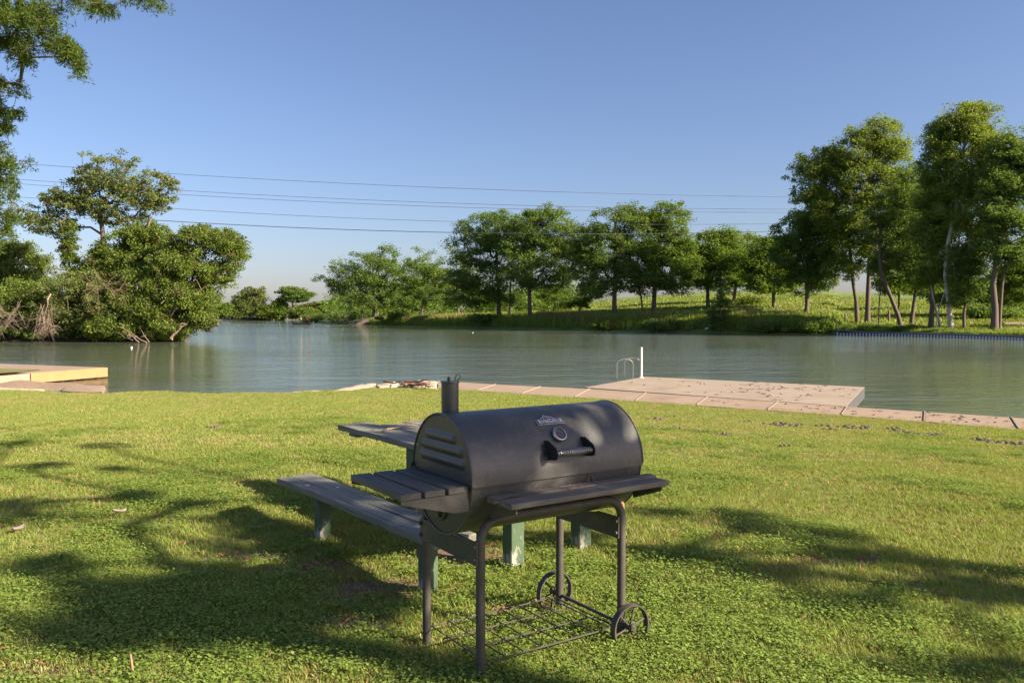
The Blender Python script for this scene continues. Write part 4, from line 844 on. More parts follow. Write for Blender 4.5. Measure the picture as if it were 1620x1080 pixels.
# small rusty patch of dangling straw under the right end
mb = MB(); c0 = Vector((.875, .10, .66))
for _ in range(60):
    a = R.uniform(0, 2 * PI); mb.tube([c0 + Vector((0, 0, .03)), c0 + Vector((.02 * math.cos(a), .02 * math.sin(a), R.uniform(-.03, .0)))], [.003, .002], 4)
mb.tube([c0 + Vector((-.01, 0, .09)), c0 + Vector((0, 0, .03)), c0], [.004, .012, .02], 8)
mb.build('wick_brush', simple('tan_bristles', (.45, .27, .15), .9), gr)

# ------------------------------------------------------------------ boat with two anglers
dB = 2.45 * F / (514 - YH); bo = PD(481, 514, dB); bo.z = -.8
bt = thing('fishing_boat', 'low dark green flat fishing boat with a small outboard, far out on the river', 'boat', tuple(bo), .05)
prof = [(-2.3, .55, .60), (-2.0, .62, .56), (0, .68, .54), (1.3, .62, .57), (2.0, .40, .66), (2.35, .16, .76)]
vv = []; 
for x, w_, h in prof: vv += [(x, -w_, h), (x, -w_ * .78, -.15), (x, w_ * .78, -.15), (x, w_, h), (x, w_ * .9, h - .02), (x, w_ * .7, .02), (x, -w_ * .7, .02), (x, -w_ * .9, h - .02)]
ff = []
for i in range(len(prof) - 1):
    for k in range(8): ff.append((i * 8 + k, i * 8 + (k + 1) % 8, (i + 1) * 8 + (k + 1) % 8, (i + 1) * 8 + k))
ff += [(0, 1, 2, 3), (3, 4, 7, 0), (4, 5, 6, 7), tuple(len(prof) * 8 - 8 + k for k in (3, 2, 1, 0)), tuple(len(prof) * 8 - 8 + k for k in (0, 7, 4, 3)), tuple(len(prof) * 8 - 8 + k for k in (7, 6, 5, 4))]
MB().add(vv, ff).build('hull', simple('olive_hull_paint', (.02, .027, .018), .7), bt)
for x in (-1.1, .9): MB().box((x, 0, .28), (.3, 1.1, .06)).build('seat', simple('boat_seat', (.2, .2, .18), .6), bt)
om = MB().box((-2.5, 0, .62), (.42, .32, .38)).build('outboard_motor', M_BLACK, bt, bevel=.06); MB().tube([(-2.45, 0, .5), (-2.42, 0, -.3)], .07, 8).build('shaft', M_BLACK, om)
mbt = MB(); mbt.tube([(2.1, .1, .5), (2.2, .1, .85), (2.3, .1, .9)], .06, 6); mbt.build('trolling_motor', M_BLACK, bt)
def person(nm_label, loc, rz, pants, shirt, hat, sit):
    hip = .55 if sit else .92
    J = {'pel': (0, 0, hip), 'wst': (0, 0, hip + .18), 'chs': (.02 if sit else 0, 0, hip + .42), 'nck': (.03, 0, hip + .56), 'hed': (.05, 0, hip + .70), 'top': (.05, 0, hip + .82)}
    E_ = [('pel', 'wst'), ('wst', 'chs'), ('chs', 'nck'), ('nck', 'hed'), ('hed', 'top')]; rr = {'pel': .15, 'wst': .14, 'chs': .17, 'nck': .06, 'hed': .10, 'top': .07}
    for s_, n_ in ((1, 'l'), (-1, 'r')):
        kx = .42 if sit else .03
        J.update({n_ + 'hp': (0, .10 * s_, hip - .04), n_ + 'kn': (kx, .13 * s_, hip - (.02 if sit else .44)), n_ + 'an': (kx + .02, .13 * s_, .10), n_ + 'to': (kx + .18, .14 * s_, .05), n_ + 'sh': (.0, .19 * s_, hip + .48), n_ + 'el': (.10, .24 * s_, hip + .22), n_ + 'wr': (.32, .14 * s_, hip + .24), n_ + 'hd': (.41, .11 * s_, hip + .27)})
        E_ += [('pel', n_ + 'hp'), (n_ + 'hp', n_ + 'kn'), (n_ + 'kn', n_ + 'an'), (n_ + 'an', n_ + 'to'), ('chs', n_ + 'sh'), (n_ + 'sh', n_ + 'el'), (n_ + 'el', n_ + 'wr'), (n_ + 'wr', n_ + 'hd')]
        rr.update({n_ + 'hp': .10, n_ + 'kn': .07, n_ + 'an': .045, n_ + 'to': .035, n_ + 'sh': .065, n_ + 'el': .045, n_ + 'wr': .032, n_ + 'hd': .035})
    ks = list(J); me = bpy.data.meshes.new('person'); me.from_pydata([J[k] for k in ks], [(ks.index(a), ks.index(b)) for a, b in E_], [])
    o = link('person', me, None, loc, rz); sm = o.modifiers.new('skin', 'SKIN')
    sv = me.skin_vertices[0].data if me.skin_vertices else None
    if sv is None:
        bm_ = __import__('bmesh').new(); bm_.from_mesh(me); bm_.verts.layers.skin.verify(); bm_.to_mesh(me); bm_.free(); sv = me.skin_vertices[0].data
    for i, k in enumerate(ks): sv[i].radius = (rr[k], rr[k]); sv[i].use_root = (k == 'pel')
    o.modifiers.new('sub', 'SUBSURF').levels = 1; me.materials.append(pants)
    tag(o, nm_label, 'person')
    MB().lathe([(.145, hip + .02), (.165, hip + .18), (.19, hip + .42), (.16, hip + .52), (.07, hip + .57)], Matrix.Scale(1, 4), 14).build('shirt', shirt, o)
    MB().tube([(0, .17, hip + .49), (.10, .245, hip + .22)], [.085, .06], 8).build('sleeve', shirt, o); MB().tube([(0, -.17, hip + .49), (.10, -.245, hip + .22)], [.085, .06], 8).build('sleeve', shirt, o)
    MB().lathe([(0, .96 - .92 + hip + .80 - .04 + .06), (.08, hip + .87), (.115, hip + .79), (.16, hip + .775)], Matrix.Translation((.05, 0, 0)), 14).build('hat', hat, o)
    return o
SKN = simple('dark_trousers', (.05, .05, .07), .9)
person('person in a pale tan shirt and dark trousers standing in the stern of the boat', tuple(bo + Vector((-.7, 0, .15))), PI, SKN, simple('tan_shirt', (.62, .36, .26), .9), simple('brown_hat', (.25, .2, .16), .9), False)
person('person in a bright red shirt and white cap sitting near the bow of the boat', tuple(bo + Vector((1.05, 0, .5))), -1.0, SKN, simple('red_shirt', (.85, .02, .02), .9), simple('white_cap', (.8, .8, .78), .9), True)
a = bo + Vector((1.45, -.05, 1.05)); mb = MB(); mb.tube([(0, 0, 0), (1.0, -.1, .35), (2.2, -.2, .62)], [.02, .014, .006], 5); tag(mb.build('fishing_rod', M_BLACK, None, a), 'thin dark fishing rod held out over the bow by the person in red', 'fishing rod')
# egret at the bank, buoys
eb = P(1120, 523.5, -.75); eb.y = dsh(1120) - .6; eb.x = XD(1120, eb.y); M_WH = simple('white_feathers', (.85, .85, .82), .9)
mb = MB(); mb.tube([(-.42, 0, .40), (-.25, 0, .50), (0, 0, .58), (.16, 0, .62), (.24, 0, .72), (.18, 0, .86), (.24, 0, .98), (.32, 0, 1.0), (.36, 0, .99)], [.02, .09, .14, .09, .045, .035, .04, .045, .02], 10)
eg = tag(mb.build('egret', M_WH, None, eb, -.4), 'white egret standing at the foot of the bank left of the young cypress', 'bird')
for y in (-.04, .04): MB().tube([(.02, y, .5), (.0, y, .25), (.03, y, -.1)], .018, 5).build('leg', M_BLACK, eg)
MB().tube([(.35, 0, .99), (.52, 0, .96)], [.018, .004], 6).build('bill', simple('yellow_bill', (.7, .5, .1), .6), eg)
for px, py in ((208, 549.5), (748, 526)):
    b_ = P(px, py, -.8); tag(MB().lathe([(0, .05), (.05, .045), (.075, .015), (.06, -.04)], T((0, 0, 0)), 12).build('float', M_WH, None, b_), 'tiny white float bobbing on the water ' + ('before the island thicket' if px < 300 else 'before the far bank'), 'float')

# ------------------------------------------------------------------ shade trees right of the lawn (outside the picture; their shadows fall across it)
ELL = [(80, 707, 105, 6, 0), (110, 745, 95, 9, 0), (50, 800, 130, 20, 0), (230, 795, 110, 15, 0), (400, 803, 90, 13, 0), (470, 850, 60, 32, 0), (570, 860, 60, 38, 0), (380, 848, 40, 10, 0), (120, 890, 170, 11, 0),
       (300, 950, 200, 32, 0), (110, 950, 140, 32, 0), (500, 965, 60, 16, 0), (200, 1010, 150, 18, 0), (70, 1000, 90, 20, 0), (390, 1000, 80, 14, 0), (720, 850, 40, 12, 0), (650, 1060, 40, 10, 0),
       (1080, 825, 90, 13, 0), (1230, 852, 110, 15, 0), (1370, 882, 90, 17, 0), (1500, 917, 85, 13, 0), (1590, 945, 50, 11, 0), (1110, 915, 110, 20, 0), (1280, 935, 110, 24, 0), (1040, 880, 60, 12, 0), (1520, 1062, 110, 14, 0), (860, 850, 50, 10, 0),
       (590, 690, 60, 14, .6), (560, 800, 70, 26, .36), (480, 770, 40, 14, .36), (640, 765, 60, 18, .87), (715, 690, 40, 22, 1.0), (745, 680, 30, 18, 1.1)]
def shade_targets(hgt, px_lo, px_hi, sp):
    out = []; rg = random.Random(5)
    for (cx, cy, rx, ry, z) in ELL:
        if not (px_lo <= cx < px_hi): continue
        a_ = P(cx, cy - ry, z); b_ = P(cx, cy + ry, z); c_ = P(cx - rx, cy, z); d_ = P(cx + rx, cy, z); area = PI / 4 * (a_ - b_).length * (c_ - d_).length
        for _ in range(max(2, int(area / sp ** 2))):
            t_ = rg.uniform(0, 2 * PI); r_ = math.sqrt(rg.uniform(0, 1)); g = P(cx + rx * r_ * math.cos(t_), cy + ry * r_ * math.sin(t_), z); hh = hgt + rg.uniform(-.9, .9)
            out.append(g + SD * ((hh - g.z) / SD.z))
    return out
def shade_tree(label, base, tg, lean, tr_r):
    root = thing('shade_tree', label, 'tree', base, 0, 'shade trees off the lawn'); b = Vector(base)
    tl = [t - b for t in tg]; cen = sum(tl, Vector()) / len(tl); ext = []
    rg = random.Random(3)
    for _ in range(0):      # the rest of the crown, farther from the lawn
        v_ = Vector((rg.gauss(0, 1), rg.gauss(0, 1), rg.gauss(0, .6))).normalized() * rg.uniform(.3, 1); ext.append(Vector((3.5 + v_.x * 3, v_.y * 3, 7.5 + v_.z * 2.4)))
    al = tl + ext; path = [Vector((lean[0] * (i / 6) ** 1.5, lean[1] * (i / 6) ** 1.5, 5.4 * i / 6)) for i in range(7)]
    nodes, par, rr = skeleton(path, al, .007, tr_r, expo=.5, rng=rg); skmesh(nodes, par, rr, 7).build('trunk', M_BARK, root, smooth=60)
    rd = [.21 * rg.uniform(.7, 1.3) for _ in tl] + [.8] * len(ext)
    v, f, vr = leaves([tuple(p) for p in al], rd, 75, .12, .6, [.5] * len(al), tilt=.7); link('crown', npmesh('crown', v, f, M_PEC, vr), root)
shade_tree('spreading shade tree off the right side of the lawn, its limbs above the camera side', (11.2, -2.2, 0), shade_targets(5.4, -999, 760, .56), (-2.2, 2.0), .11)
shade_tree('second shade tree off the right side whose shadow streaks across the lawn', (13.5, .4, 0), shade_targets(5.2, 760, 9999, .54), (-1.0, .8), .10)

# ------------------------------------------------------------------ near cypress, top left
nb = Vector((-9.2, 9.5, zl(-9.2, 9.5))); nc = thing('near_cypress', 'feathery cypress leaning in from the left edge close to the camera', 'tree', tuple(nb)); tg = []; rg = random.Random(21)
def spray_pts(x0, y0, x1, y1, w0, w1, n_, d0, d1):
    for _ in range(int(n_ * 1.45)):
        t_ = rg.random(); w_ = w0 + (w1 - w0) * t_; px = x0 + (x1 - x0) * t_ + rg.uniform(-1, 1) * w_; py = y0 + (y1 - y0) * t_ + rg.uniform(-1, 1) * w_ * .6
        tg.append(PD(px, py, rg.uniform(d0, d1)) - nb)
spray_pts(-60, 10, 90, 20, 22, 24, 46, 8.3, 9.4); spray_pts(30, 15, 120, 90, 24, 14, 30, 8.3, 9.2); spray_pts(-40, 55, 50, 70, 18, 12, 18, 8.5, 9.4); spray_pts(110, 65, 128, 112, 10, 6, 7, 8.4, 8.9); spray_pts(100, -6, 185, 12, 8, 6, 10, 8.4, 9); spray_pts(200, -12, 262, 2, 6, 4, 6, 8.4, 8.8)
spray_pts(20, 80, 45, 92, 8, 6, 5, 8.6, 9.2)
for (y0, x1, y1, n_) in ((120, 36, 135, 8), (178, 32, 176, 6), (150, 5, 158, 4), (205, 22, 195, 6), (235, 16, 232, 5), (255, 48, 256, 9), (280, 34, 282, 8), (310, 18, 306, 6), (330, 32, 340, 8), (355, 14, 362, 6), (385, 6, 385, 3)): spray_pts(-60, y0, x1, y1, 12, 5, n_ + 4, 8.6, 9.6)
spray_pts(-120, 120, -80, 380, 50, 50, 40, 8.5, 10.5); spray_pts(-260, -100, 60, -60, 80, 50, 60, 8, 10.5)
path = [Vector((.1 * math.sin(i), .1 * math.cos(i * 2), 9.0 * i / 9)) for i in range(10)]
nodes, par, rr = skeleton(path, tg, .0035, .07, expo=.7, wig=.10, rng=rg); mbk = skmesh(nodes, par, rr, 10); mbk.tube(path, [.42, .3, .27, .25, .23, .2, .18, .15, .1, .06], 12); mbk.build('trunk', M_BARK, nc, smooth=60)
v, f, vr = leaves([tuple(p) for p in tg], [.10 * rg.uniform(.5, 1.4) for _ in tg], 130, .048, .9, [rg.uniform(.2, .85) for _ in tg], tilt=.55, aspect=.22, droop=1.1)
link('crown', npmesh('crown', v, f, M_NEAR, vr), nc)

# ------------------------------------------------------------------ grass (instanced tufts)
def blade_mesh(nm, n_, h, w_, spread, mat, curl=.5, seed=0, vlo=.2, vhi=.9):
    rs = np.random.RandomState(seed); v = []; f = []; var = []
    for i in range(n_):
        a = rs.uniform(0, 2 * PI); r_ = spread * rs.uniform(0, 1) ** .5; bx, by = r_ * math.cos(a), r_ * math.sin(a); hh = h * rs.uniform(.45, 1.15); d_ = rs.uniform(0, 2 * PI); ln = curl * hh * rs.uniform(.2, 1.3)
        dx, dy = math.cos(d_), math.sin(d_); sx_, sy_ = -dy * w_ / 2, dx * w_ / 2; b = len(v)
        v += [(bx - sx_, by - sy_, -.004), (bx + sx_, by + sy_, -.004), (bx + sx_ * .8 + dx * ln * .35, by + sy_ * .8 + dy * ln * .35, hh * .6), (bx - sx_ * .8 + dx * ln * .35, by - sy_ * .8 + dy * ln * .35, hh * .6), (bx + dx * ln, by + dy * ln, hh), (bx + dx * ln + sx_ * .1, by + dy * ln + sy_ * .1, hh)]
        f += [(b, b + 1, b + 2, b + 3), (b + 3, b + 2, b + 5, b + 4)]; q = rs.uniform(vlo, vhi); var += [q, q]
    return bpy.data.objects.new(nm, npmesh(nm, v, f, mat, var))
def leaf_mesh(nm, n_, h, s_, spread, mat, seed=0):
    rs = np.random.RandomState(seed); v = []; f = []; var = []
    for i in range(n_):
        a = rs.uniform(0, 2 * PI); r_ = spread * rs.uniform(0, 1) ** .5; c = Vector((r_ * math.cos(a), r_ * math.sin(a), h * rs.uniform(.25, 1.1))); d_ = rs.uniform(0, 2 * PI); tl_ = rs.uniform(-.5, .5); s2 = s_ * rs.uniform(.6, 1.3)
        X = Vector((math.cos(d_), math.sin(d_), tl_)).normalized(); Y = Vector((-math.sin(d_), math.cos(d_), rs.uniform(-.4, .4))).normalized(); b = len(v)
        v += [tuple(c - X * s2 * .5), tuple(c + Y * s2 * .36), tuple(c + X * s2 * .55), tuple(c - Y * s2 * .36)]; f += [(b, b + 1, b + 2, b + 3)]; var.append(rs.uniform(.15, .95))
    return bpy.data.objects.new(nm, npmesh(nm, v, f, mat, var))
M_GR = leafmat('lawn_grass_blades', (.17, .235, .042), (.35, .40, .09), tr=.35, accent=(.42, .33, .15))
M_GR2 = leafmat('straw_grass_blades', (.25, .26, .07), (.46, .40, .16), tr=.3, accent=(.45, .28, .13))
M_DRY = leafmat('dry_thatch', (.26, .21, .09), (.48, .38, .18), tr=.2, accent=(.40, .22, .11))
M_CLV = leafmat('clover_leaves', (.12, .20, .035), (.27, .36, .07), tr=.3)
M_TALL = leafmat('tall_bank_grass', (.14, .22, .03), (.30, .36, .07), tr=.3, accent=(.40, .27, .13))
M_REED = leafmat('seeding_reeds', (.17, .19, .05), (.36, .29, .13), tr=.25)
def scatter(name, label, pts, rots, scl, sources, cat='grass'):
    me = bpy.data.meshes.new(name); pts = np.asarray(pts, dtype=np.float32); me.vertices.add(len(pts)); me.vertices.foreach_set('co', pts.ravel())
    for nm, arr, ty in (('rot', rots, 'FLOAT'), ('scl', scl, 'FLOAT')):
        a_ = me.attributes.new(nm, ty, 'POINT'); a_.data.foreach_set('value', np.asarray(arr, dtype=np.float32))
    o = link(name, me); ng = bpy.data.node_groups.new(name + '_nodes', 'GeometryNodeTree'); ng.interface.new_socket('Geometry', in_out='INPUT', socket_type='NodeSocketGeometry'); ng.interface.new_socket('Geometry', in_out='OUTPUT', socket_type='NodeSocketGeometry')
    N_ = ng.nodes; gi = N_.new('NodeGroupInput'); go = N_.new('NodeGroupOutput'); m2p = N_.new('GeometryNodeMeshToPoints'); iop = N_.new('GeometryNodeInstanceOnPoints'); jg = N_.new('GeometryNodeJoinGeometry')
    for s_ in sources[::-1]:
        oi = N_.new('GeometryNodeObjectInfo'); oi.inputs['Object'].default_value = s_; oi.inputs['As Instance'].default_value = True; ng.links.new(oi.outputs['Geometry'], jg.inputs[0])
    ra = N_.new('GeometryNodeInputNamedAttribute'); ra.data_type = 'FLOAT'; ra.inputs['Name'].default_value = 'rot'; sa = N_.new('GeometryNodeInputNamedAttribute'); sa.data_type = 'FLOAT'; sa.inputs['Name'].default_value = 'scl'
    cx = N_.new('ShaderNodeCombineXYZ'); ng.links.new(ra.outputs[0], cx.inputs['Z'])
    rv = N_.new('FunctionNodeRandomValue'); rv.data_type = 'INT'; rv.inputs[4].default_value = 0; rv.inputs[5].default_value = len(sources) - 1
    ng.links.new(gi.outputs[0], m2p.inputs[0]); ng.links.new(m2p.outputs[0], iop.inputs['Points']); ng.links.new(jg.outputs[0], iop.inputs['Instance']); iop.inputs['Pick Instance'].default_value = True
    ng.links.new(rv.outputs[2], iop.inputs['Instance Index']); ng.links.new(cx.outputs[0], iop.inputs['Rotation']); ng.links.new(sa.outputs[0], iop.inputs['Scale']); ng.links.new(iop.outputs[0], go.inputs[0])
    md = o.modifiers.new('scatter', 'NODES'); md.node_group = ng
    return tag(o, label, cat, kind='stuff')
def vnoise(x, y, s_, seed):
    """cheap smooth value noise"""
    rs = np.random.RandomState(seed); g = rs.uniform(0, 1, (64, 64)); X = (x * s_) % 64; Y = (y * s_) % 64; i = X.astype(int); j = Y.astype(int); u = X - i; w_ = Y - j; u = u * u * (3 - 2 * u); w_ = w_ * w_ * (3 - 2 * w_)
    i1 = (i + 1) % 64; j1 = (j + 1) % 64; return g[i, j] * (1 - u) * (1 - w_) + g[i1, j] * u * (1 - w_) + g[i, j1] * (1 - u) * w_ + g[i1, j1] * u * w_
def field_pts(n_, y0, y1, margin=1.06, pw=1.0):
    y = (NR.uniform(0, 1, n_) * (y1 ** (1 + pw) - y0 ** (1 + pw)) + y0 ** (1 + pw)) ** (1 / (1 + pw)); x = NR.uniform(-1, 1, n_) * .623 * margin * y
    k = y < yedge(x) + .03; return x[k], y[k]
# bare spots (world ellipses)
M_BSOIL = sandm(); M_BSOIL.name = 'bare_trodden_soil'
for e_, c_ in zip([n_ for n_ in M_BSOIL.node_tree.nodes if n_.type == 'VALTORGB'][0].color_ramp.elements, ((.09, .055, .03, 1), (.20, .13, .08, 1), (.32, .22, .14, 1))): e_.color = c_
BARE = [(P(600, 935, 0), .55, .30), (P(560, 985, 0), .35, .12), (P(700, 880, 0), .5, .25), (P(400, 885, 0), .45, .10), (P(820, 965, 0), .3, .12), (P(60, 1070, 0), .4, .10), (P(520, 900, 0), .4, .18), (P(1330, 893, 0), .5, .06), (P(1150, 725, 0), .9, .15), (P(480, 905, 0), .3, .1)]
for c, a, b in BARE:
    n_ = 40; vv = [(c.x, c.y, zl(c.x, c.y) + .006)]
    for q_ in (.5, 1):
        for i in range(n_):
            t_ = 2 * PI * i / n_; k_ = q_ * (1 + .18 * math.sin(3 * t_ + c.x * 9) + .12 * math.sin(7 * t_ + c.y * 5)); X_, Y_ = c.x + a * k_ * math.cos(t_), c.y + b * k_ * math.sin(t_); vv.append((X_, Y_, zl(X_, Y_) + (.006 if q_ < 1 else -.004)))
    ff = [(0, 1 + i, 1 + (i + 1) % n_, 1 + (i + 1) % n_) for i in range(n_)]; mb = MB(); mb.add(vv, [(0, 1 + i, 1 + (i + 1) % n_) for i in range(n_)] + [(1 + i, 1 + n_ + i, 1 + n_ + (i + 1) % n_, 1 + (i + 1) % n_) for i in range(n_)])
    tag(mb.build('bare_soil', M_BSOIL), kind='structure')
def bare_w(x, y):
    m_ = np.zeros_like(x)
    for c, a, b in BARE: m_ = np.maximum(m_, 1.15 - .9 * np.sqrt(((x - c.x) / a) ** 2 + ((y - c.y) / b) ** 2))
    return np.clip(m_, 0, 1)
near_src = [blade_mesh('tuft_a', 22, .032, .0038, .05, M_GR, .9, 1), blade_mesh('tuft_b', 22, .038, .0035, .05, M_GR, 1.0, 2), blade_mesh('tuft_c', 20, .028, .0042, .055, M_GR, .8, 3, .0, .9), blade_mesh('tuft_h', 20, .033, .004, .05, M_GR, .8, 33, .05, .9), blade_mesh('tuft_d', 12, .030, .003, .055, M_GR2, 1.3, 4, .0, .9)]
mid_src = [blade_mesh('tuft_e', 30, .034, .006, .12, M_GR, .8, 5, .08, .9), blade_mesh('tuft_f', 30, .030, .007, .12, M_GR, .8, 6, .1, .9), blade_mesh('tuft_g', 22, .030, .006, .12, M_GR2, .9, 7, .0, .9)]
clv_src = [leaf_mesh('clover_a', 22, .045, .018, .06, M_CLV, 8), leaf_mesh('clover_b', 26, .055, .015, .06, M_CLV, 9)]
x, y = field_pts(46000, 2.7, 9.5, pw=.35); keep = NR.uniform(0, 1, len(x)) > bare_w(x, y) * .93; x, y = x[keep], y[keep]
scatter('near_grass', 'short yellow green lawn grass in the foreground', np.stack([x, y, zlawn(x, y)], 1), NR.uniform(0, 6.28, len(x)), NR.uniform(.6, 1.25, len(x)) * (.75 + .4 * vnoise(x, y, 1.1, 3)), near_src)
x, y = field_pts(62000, 8.5, 23.5, pw=.6); 
scatter('lawn_grass', 'short yellow green lawn grass running down to the river edge', np.stack([x, y, zlawn(x, y)], 1), NR.uniform(0, 6.28, len(x)), NR.uniform(.55, 1.15, len(x)) * (.75 + .4 * vnoise(x, y, .6, 5)), mid_src)
x, y = field_pts(26000, 3, 23, pw=.5); k = vnoise(x, y, .8, 31) * .5 + vnoise(x, y, 3.1, 32) * .5 > .56; x, y = x[k], y[k]
scatter('dry_grass', 'straw coloured dry grass patches mixed through the lawn', np.stack([x, y, zlawn(x, y)], 1), NR.uniform(0, 6.28, len(x)), NR.uniform(.7, 1.15, len(x)), [blade_mesh('straw_tuft', 26, .030, .006, .10, M_DRY, 1.2, 41), blade_mesh('straw_tuft_b', 22, .034, .005, .10, M_GR2, 1.2, 42)])
x, y = field_pts(62000, 2.7, 13, pw=.4); nz_ = .6 * vnoise(x, y, 1.0, 11) + .4 * vnoise(x, y, 3.2, 12); shade = ((x < .4) & (y < 6.5)) * .10 + (y < 4.6) * .06
mk_ = np.clip((nz_ + shade - np.clip((y - 6) * .018, 0, .12) - .46) / .22, 0, 1); keep = (NR.uniform(0, 1, len(x)) < mk_ * .8) & (NR.uniform(0, 1, len(x)) > bare_w(x, y)); x, y = x[keep], y[keep]
scatter('clover', 'broad leaved green clover patches growing through the lawn', np.stack([x, y, zlawn(x, y)], 1), NR.uniform(0, 6.28, len(x)), NR.uniform(.45, 1.25, len(x)), clv_src, 'ground cover')
# grass tufts round the left dock patch and far bank
tall_src = [blade_mesh('bank_tuft_a', 22, .75, .07, .45, M_TALL, .5, 15), blade_mesh('bank_tuft_b', 22, .6, .08, .5, M_TALL, .6, 16)]
reed_src = [blade_mesh('reed_tuft_a', 20, .95, .06, .5, M_REED, .35, 17), blade_mesh('reed_tuft_b', 16, .85, .07, .5, M_TALL, .35, 18)]
low_src = [blade_mesh('field_tuft_a', 18, .28, .10, .6, M_TALL, .6, 19, .14, .9), blade_mesh('field_tuft_c', 18, .25, .10, .6, M_TALL, .6, 21, .14, .7), blade_mesh('field_tuft_b', 12, .26, .08, .6, M_REED, .6, 20, .1, .6)]
def bankpts(n_, p0, p1, o0, o1, hz=0):
    px = NR.uniform(p0, p1, n_); of = o0 + (o1 - o0) * NR.uniform(0, 1, n_) ** 1.3; d_ = np.array([dsh(p) for p in px]) + of
    return np.stack([(px - 810) / F * d_, d_, np.array([ter(a_, b_) for a_, b_ in zip(px, d_)]) + hz], 1)
p = bankpts(5200, 585, 1322, .4, 9); scatter('bank_grass', 'tall green grass overhanging the far river bank', p, NR.uniform(0, 6.28, len(p)), NR.uniform(.7, 1.5, len(p)), tall_src)
p = np.concatenate([bankpts(700, 640, 760, 2, 6), bankpts(1100, 850, 960, 1.5, 6), bankpts(350, 1000, 1060, 2, 6), bankpts(300, 1165, 1200, 5, 10)]); scatter('reeds', 'orange seeded reeds and tall weeds on top of the far bank', p, NR.uniform(0, 6.28, len(p)), NR.uniform(.8, 1.5, len(p)), reed_src)
p = bankpts(9000, 600, 1640, 9, 75); scatter('field_grass', 'rough meadow grass on the rising field behind the far bank', p, NR.uniform(0, 6.28, len(p)), NR.uniform(.6, 1.6, len(p)), low_src)
p = np.concatenate([bankpts(2600, 1322, 1700, .6, 6), bankpts(500, 1330, 1500, 2, 9)]); scatter('wall_lawn_grass', 'bright mown grass along the top of the far retaining wall', p, NR.uniform(0, 6.28, len(p)), NR.uniform(.25, .7, len(p)), tall_src)

# ------------------------------------------------------------------ litter, clods, small things on the lawn
M_DIRT = simple('dry_grey_dirt', (.13, .10, .075), .95)
def lump(seed, r_):
    rs = random.Random(seed); mb = MB()
    for _ in range(9):
        c = Vector((rs.gauss(0, r_ * .9), rs.gauss(0, r_ * .45), 0)); q = r_ * rs.uniform(.25, .6); M = Matrix.Translation(c) @ Matrix.Diagonal((1, 1, .55, 1)); pr = [(q * math.cos(a), q * math.sin(a)) for a in (PI / 2, 1.0, .5, 0, -.3)]
        pr[0] = (.001, q); mb.lathe(pr, M, 7)
    o = mb.mesh('dirt_clod', M_DIRT, 60)
    for v_ in o.vertices: v_.co += Vector([rs.uniform(-.12, .12) * r_ for _ in range(3)])
    return o
lm = [lump(i, .085) for i in range(5)]
CL = [(1040, 664, 1), (1062, 660, .6), (1108, 684, .7), (1146, 689, .7), (1033, 676, .7), (1070, 678, .8), (1228, 672, 1.2), (1242, 675, 1), (1260, 673, .7), (1300, 675, .9), (1317, 680, .8), (1340, 676, 1), (1356, 679, .9), (1370, 677, .8), (1410, 679, .9), (1421, 683, 1), (1436, 687, .9), (1457, 689, 1.2), (1478, 690, 1.1), (1545, 696, 1), (1560, 699, 1), (1583, 702, 1), (1604, 703, 1.1), (1618, 706, 1), (1240, 707, .6), (341, 677, .7), (1180, 668, .6)]
def onlawn(px, py):
    z = 0
    for _ in range(12): p = P(px, py, z); z = zl(p.x, p.y)
    return P(px, py, z)
for i, (px, py, s_) in enumerate(CL):
    p = onlawn(px, py); o = link('dirt_clod', lm[i % 5], None, p + Vector((0, 0, .022)), R.uniform(-.4, .4)); o.scale = (s_ * 1.05, s_ * 1.05, s_ * .8)
    tag(o, 'small crumbly grey brown dirt clod on the lawn near the walkway', 'dirt clod', 'dirt clods on the lawn')
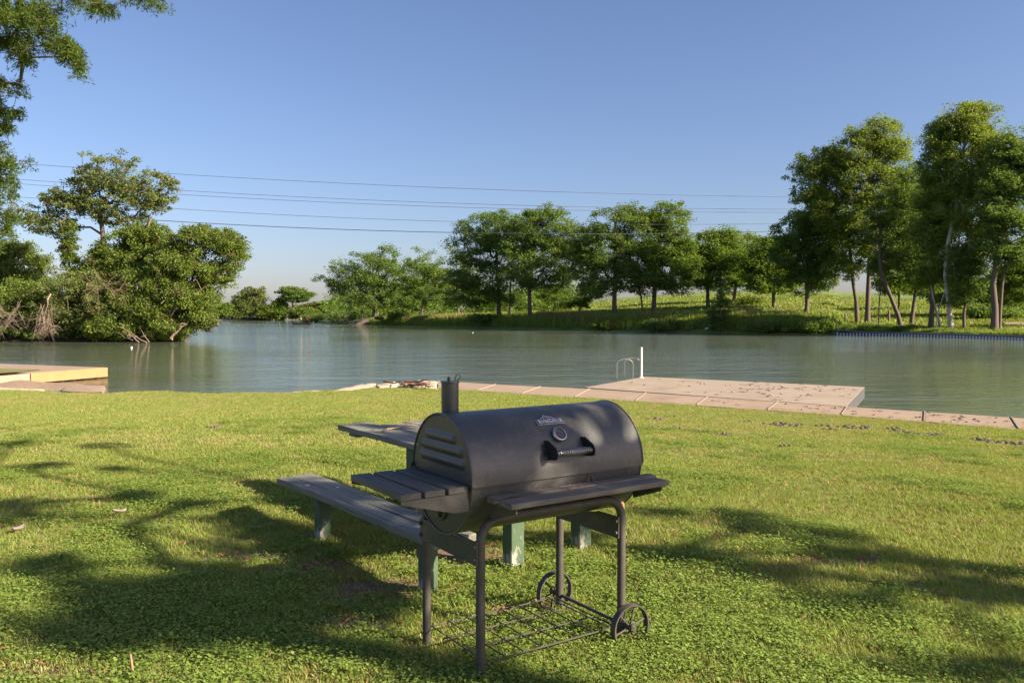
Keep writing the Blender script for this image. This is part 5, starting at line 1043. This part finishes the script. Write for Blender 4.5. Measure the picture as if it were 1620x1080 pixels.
# dry litter on walkway and dock, lawn
cs = []
for _ in range(75):
    if R.random() < .75: s_, t_ = min(.97, max(.05, R.gauss(.72, .18))), min(.95, max(.05, R.gauss(.5, .25)))
    else: s_, t_ = R.uniform(.05, .97), R.uniform(.05, .95)
    p = dq[0].lerp(dq[3], s_).lerp(dq[1].lerp(dq[2], s_), t_); cs.append((p.x, p.y, Zd + .012))
for _ in range(55):
    i = R.choice([7, 8, 8, 8, 9, 9, 10, 6, 5]); s_, t_ = R.random(), R.uniform(.1, .95); p = J_[i][0].lerp(J_[i + 1][0], s_).lerp(J_[i][1].lerp(J_[i + 1][1], s_), t_); cs.append((p.x, p.y, Zc + .012))
v, f, vr = leaves(cs, [.10] * len(cs), 4, .065, .06, [.5] * len(cs), tilt=.25)
tag(link('leaf_litter', npmesh('leaf_litter', v, f, leafmat('dry_leaf', (.05, .04, .035), (.14, .10, .08), tr=.05), vr)), 'dark dry leaves and droppings scattered over the dock and walkway', 'leaf litter', kind='stuff')
x, y = field_pts(6000, 2.8, 9); bw_ = np.clip(bare_w(x, y) + .10, 0, 1); k = NR.uniform(0, 1, len(x)) < bw_; x, y = x[k], y[k]
v, f, vr = leaves(np.stack([x, y, zlawn(x, y) + .022], 1), [.05] * len(x), 5, .05, .15, [.5] * len(x), tilt=.35, aspect=.14)
tag(link('fallen_needles', npmesh('fallen_needles', v, f, leafmat('rusty_fallen_needles', (.26, .12, .06), (.45, .25, .13), tr=.05), vr)), 'rust brown fallen cypress needles lying in the foreground grass', 'leaf litter', kind='stuff')
for i, (px, py, s_, lb, c_) in enumerate(((189, 817, .05, 'pale curled dead leaf lying on the shaded grass at the left', (.34, .26, .21)), (30, 845, .055, 'grey curled dead leaf near the left edge of the lawn', (.24, .20, .17)), (1385, 891, .03, 'tiny tan dead leaf on the grass at the right', (.3, .2, .13)))):
    p = onlawn(px, py); mb = MB(); n_ = 9
    for a in range(n_):
        t_ = a / (n_ - 1) * 2 - 1
        for b in range(5): u = b / 4 * 2 - 1; w_ = s_ * math.sqrt(max(0.02, 1 - t_ * t_)) * .5; mb.v.append((t_ * s_, u * w_, .035 + .35 * s_ * u * u + .25 * s_ * t_ * t_))
    mb.f = [(a * 5 + b, a * 5 + b + 1, a * 5 + b + 6, a * 5 + b + 5) for a in range(n_ - 1) for b in range(4)]
    o = mb.build('dead_leaf', simple('dead_leaf_tan_%s' % 'abc'[i], c_, .8), None, p, R.uniform(0, 3)); tag(o, lb, 'leaf'); sd = o.modifiers.new('thickness', 'SOLIDIFY'); sd.thickness = .002
p = onlawn(208, 1078); hh = PD(207, 1034, p.y).z - p.z
tag(MB().tube([(0, 0, -.02), (.004, .002, hh * .5), (-.003, 0, hh)], [.007, .006, .0045], 8).build('stick', M_TWIG, None, p), 'short bare stick poking straight up out of the foreground grass', 'stick')
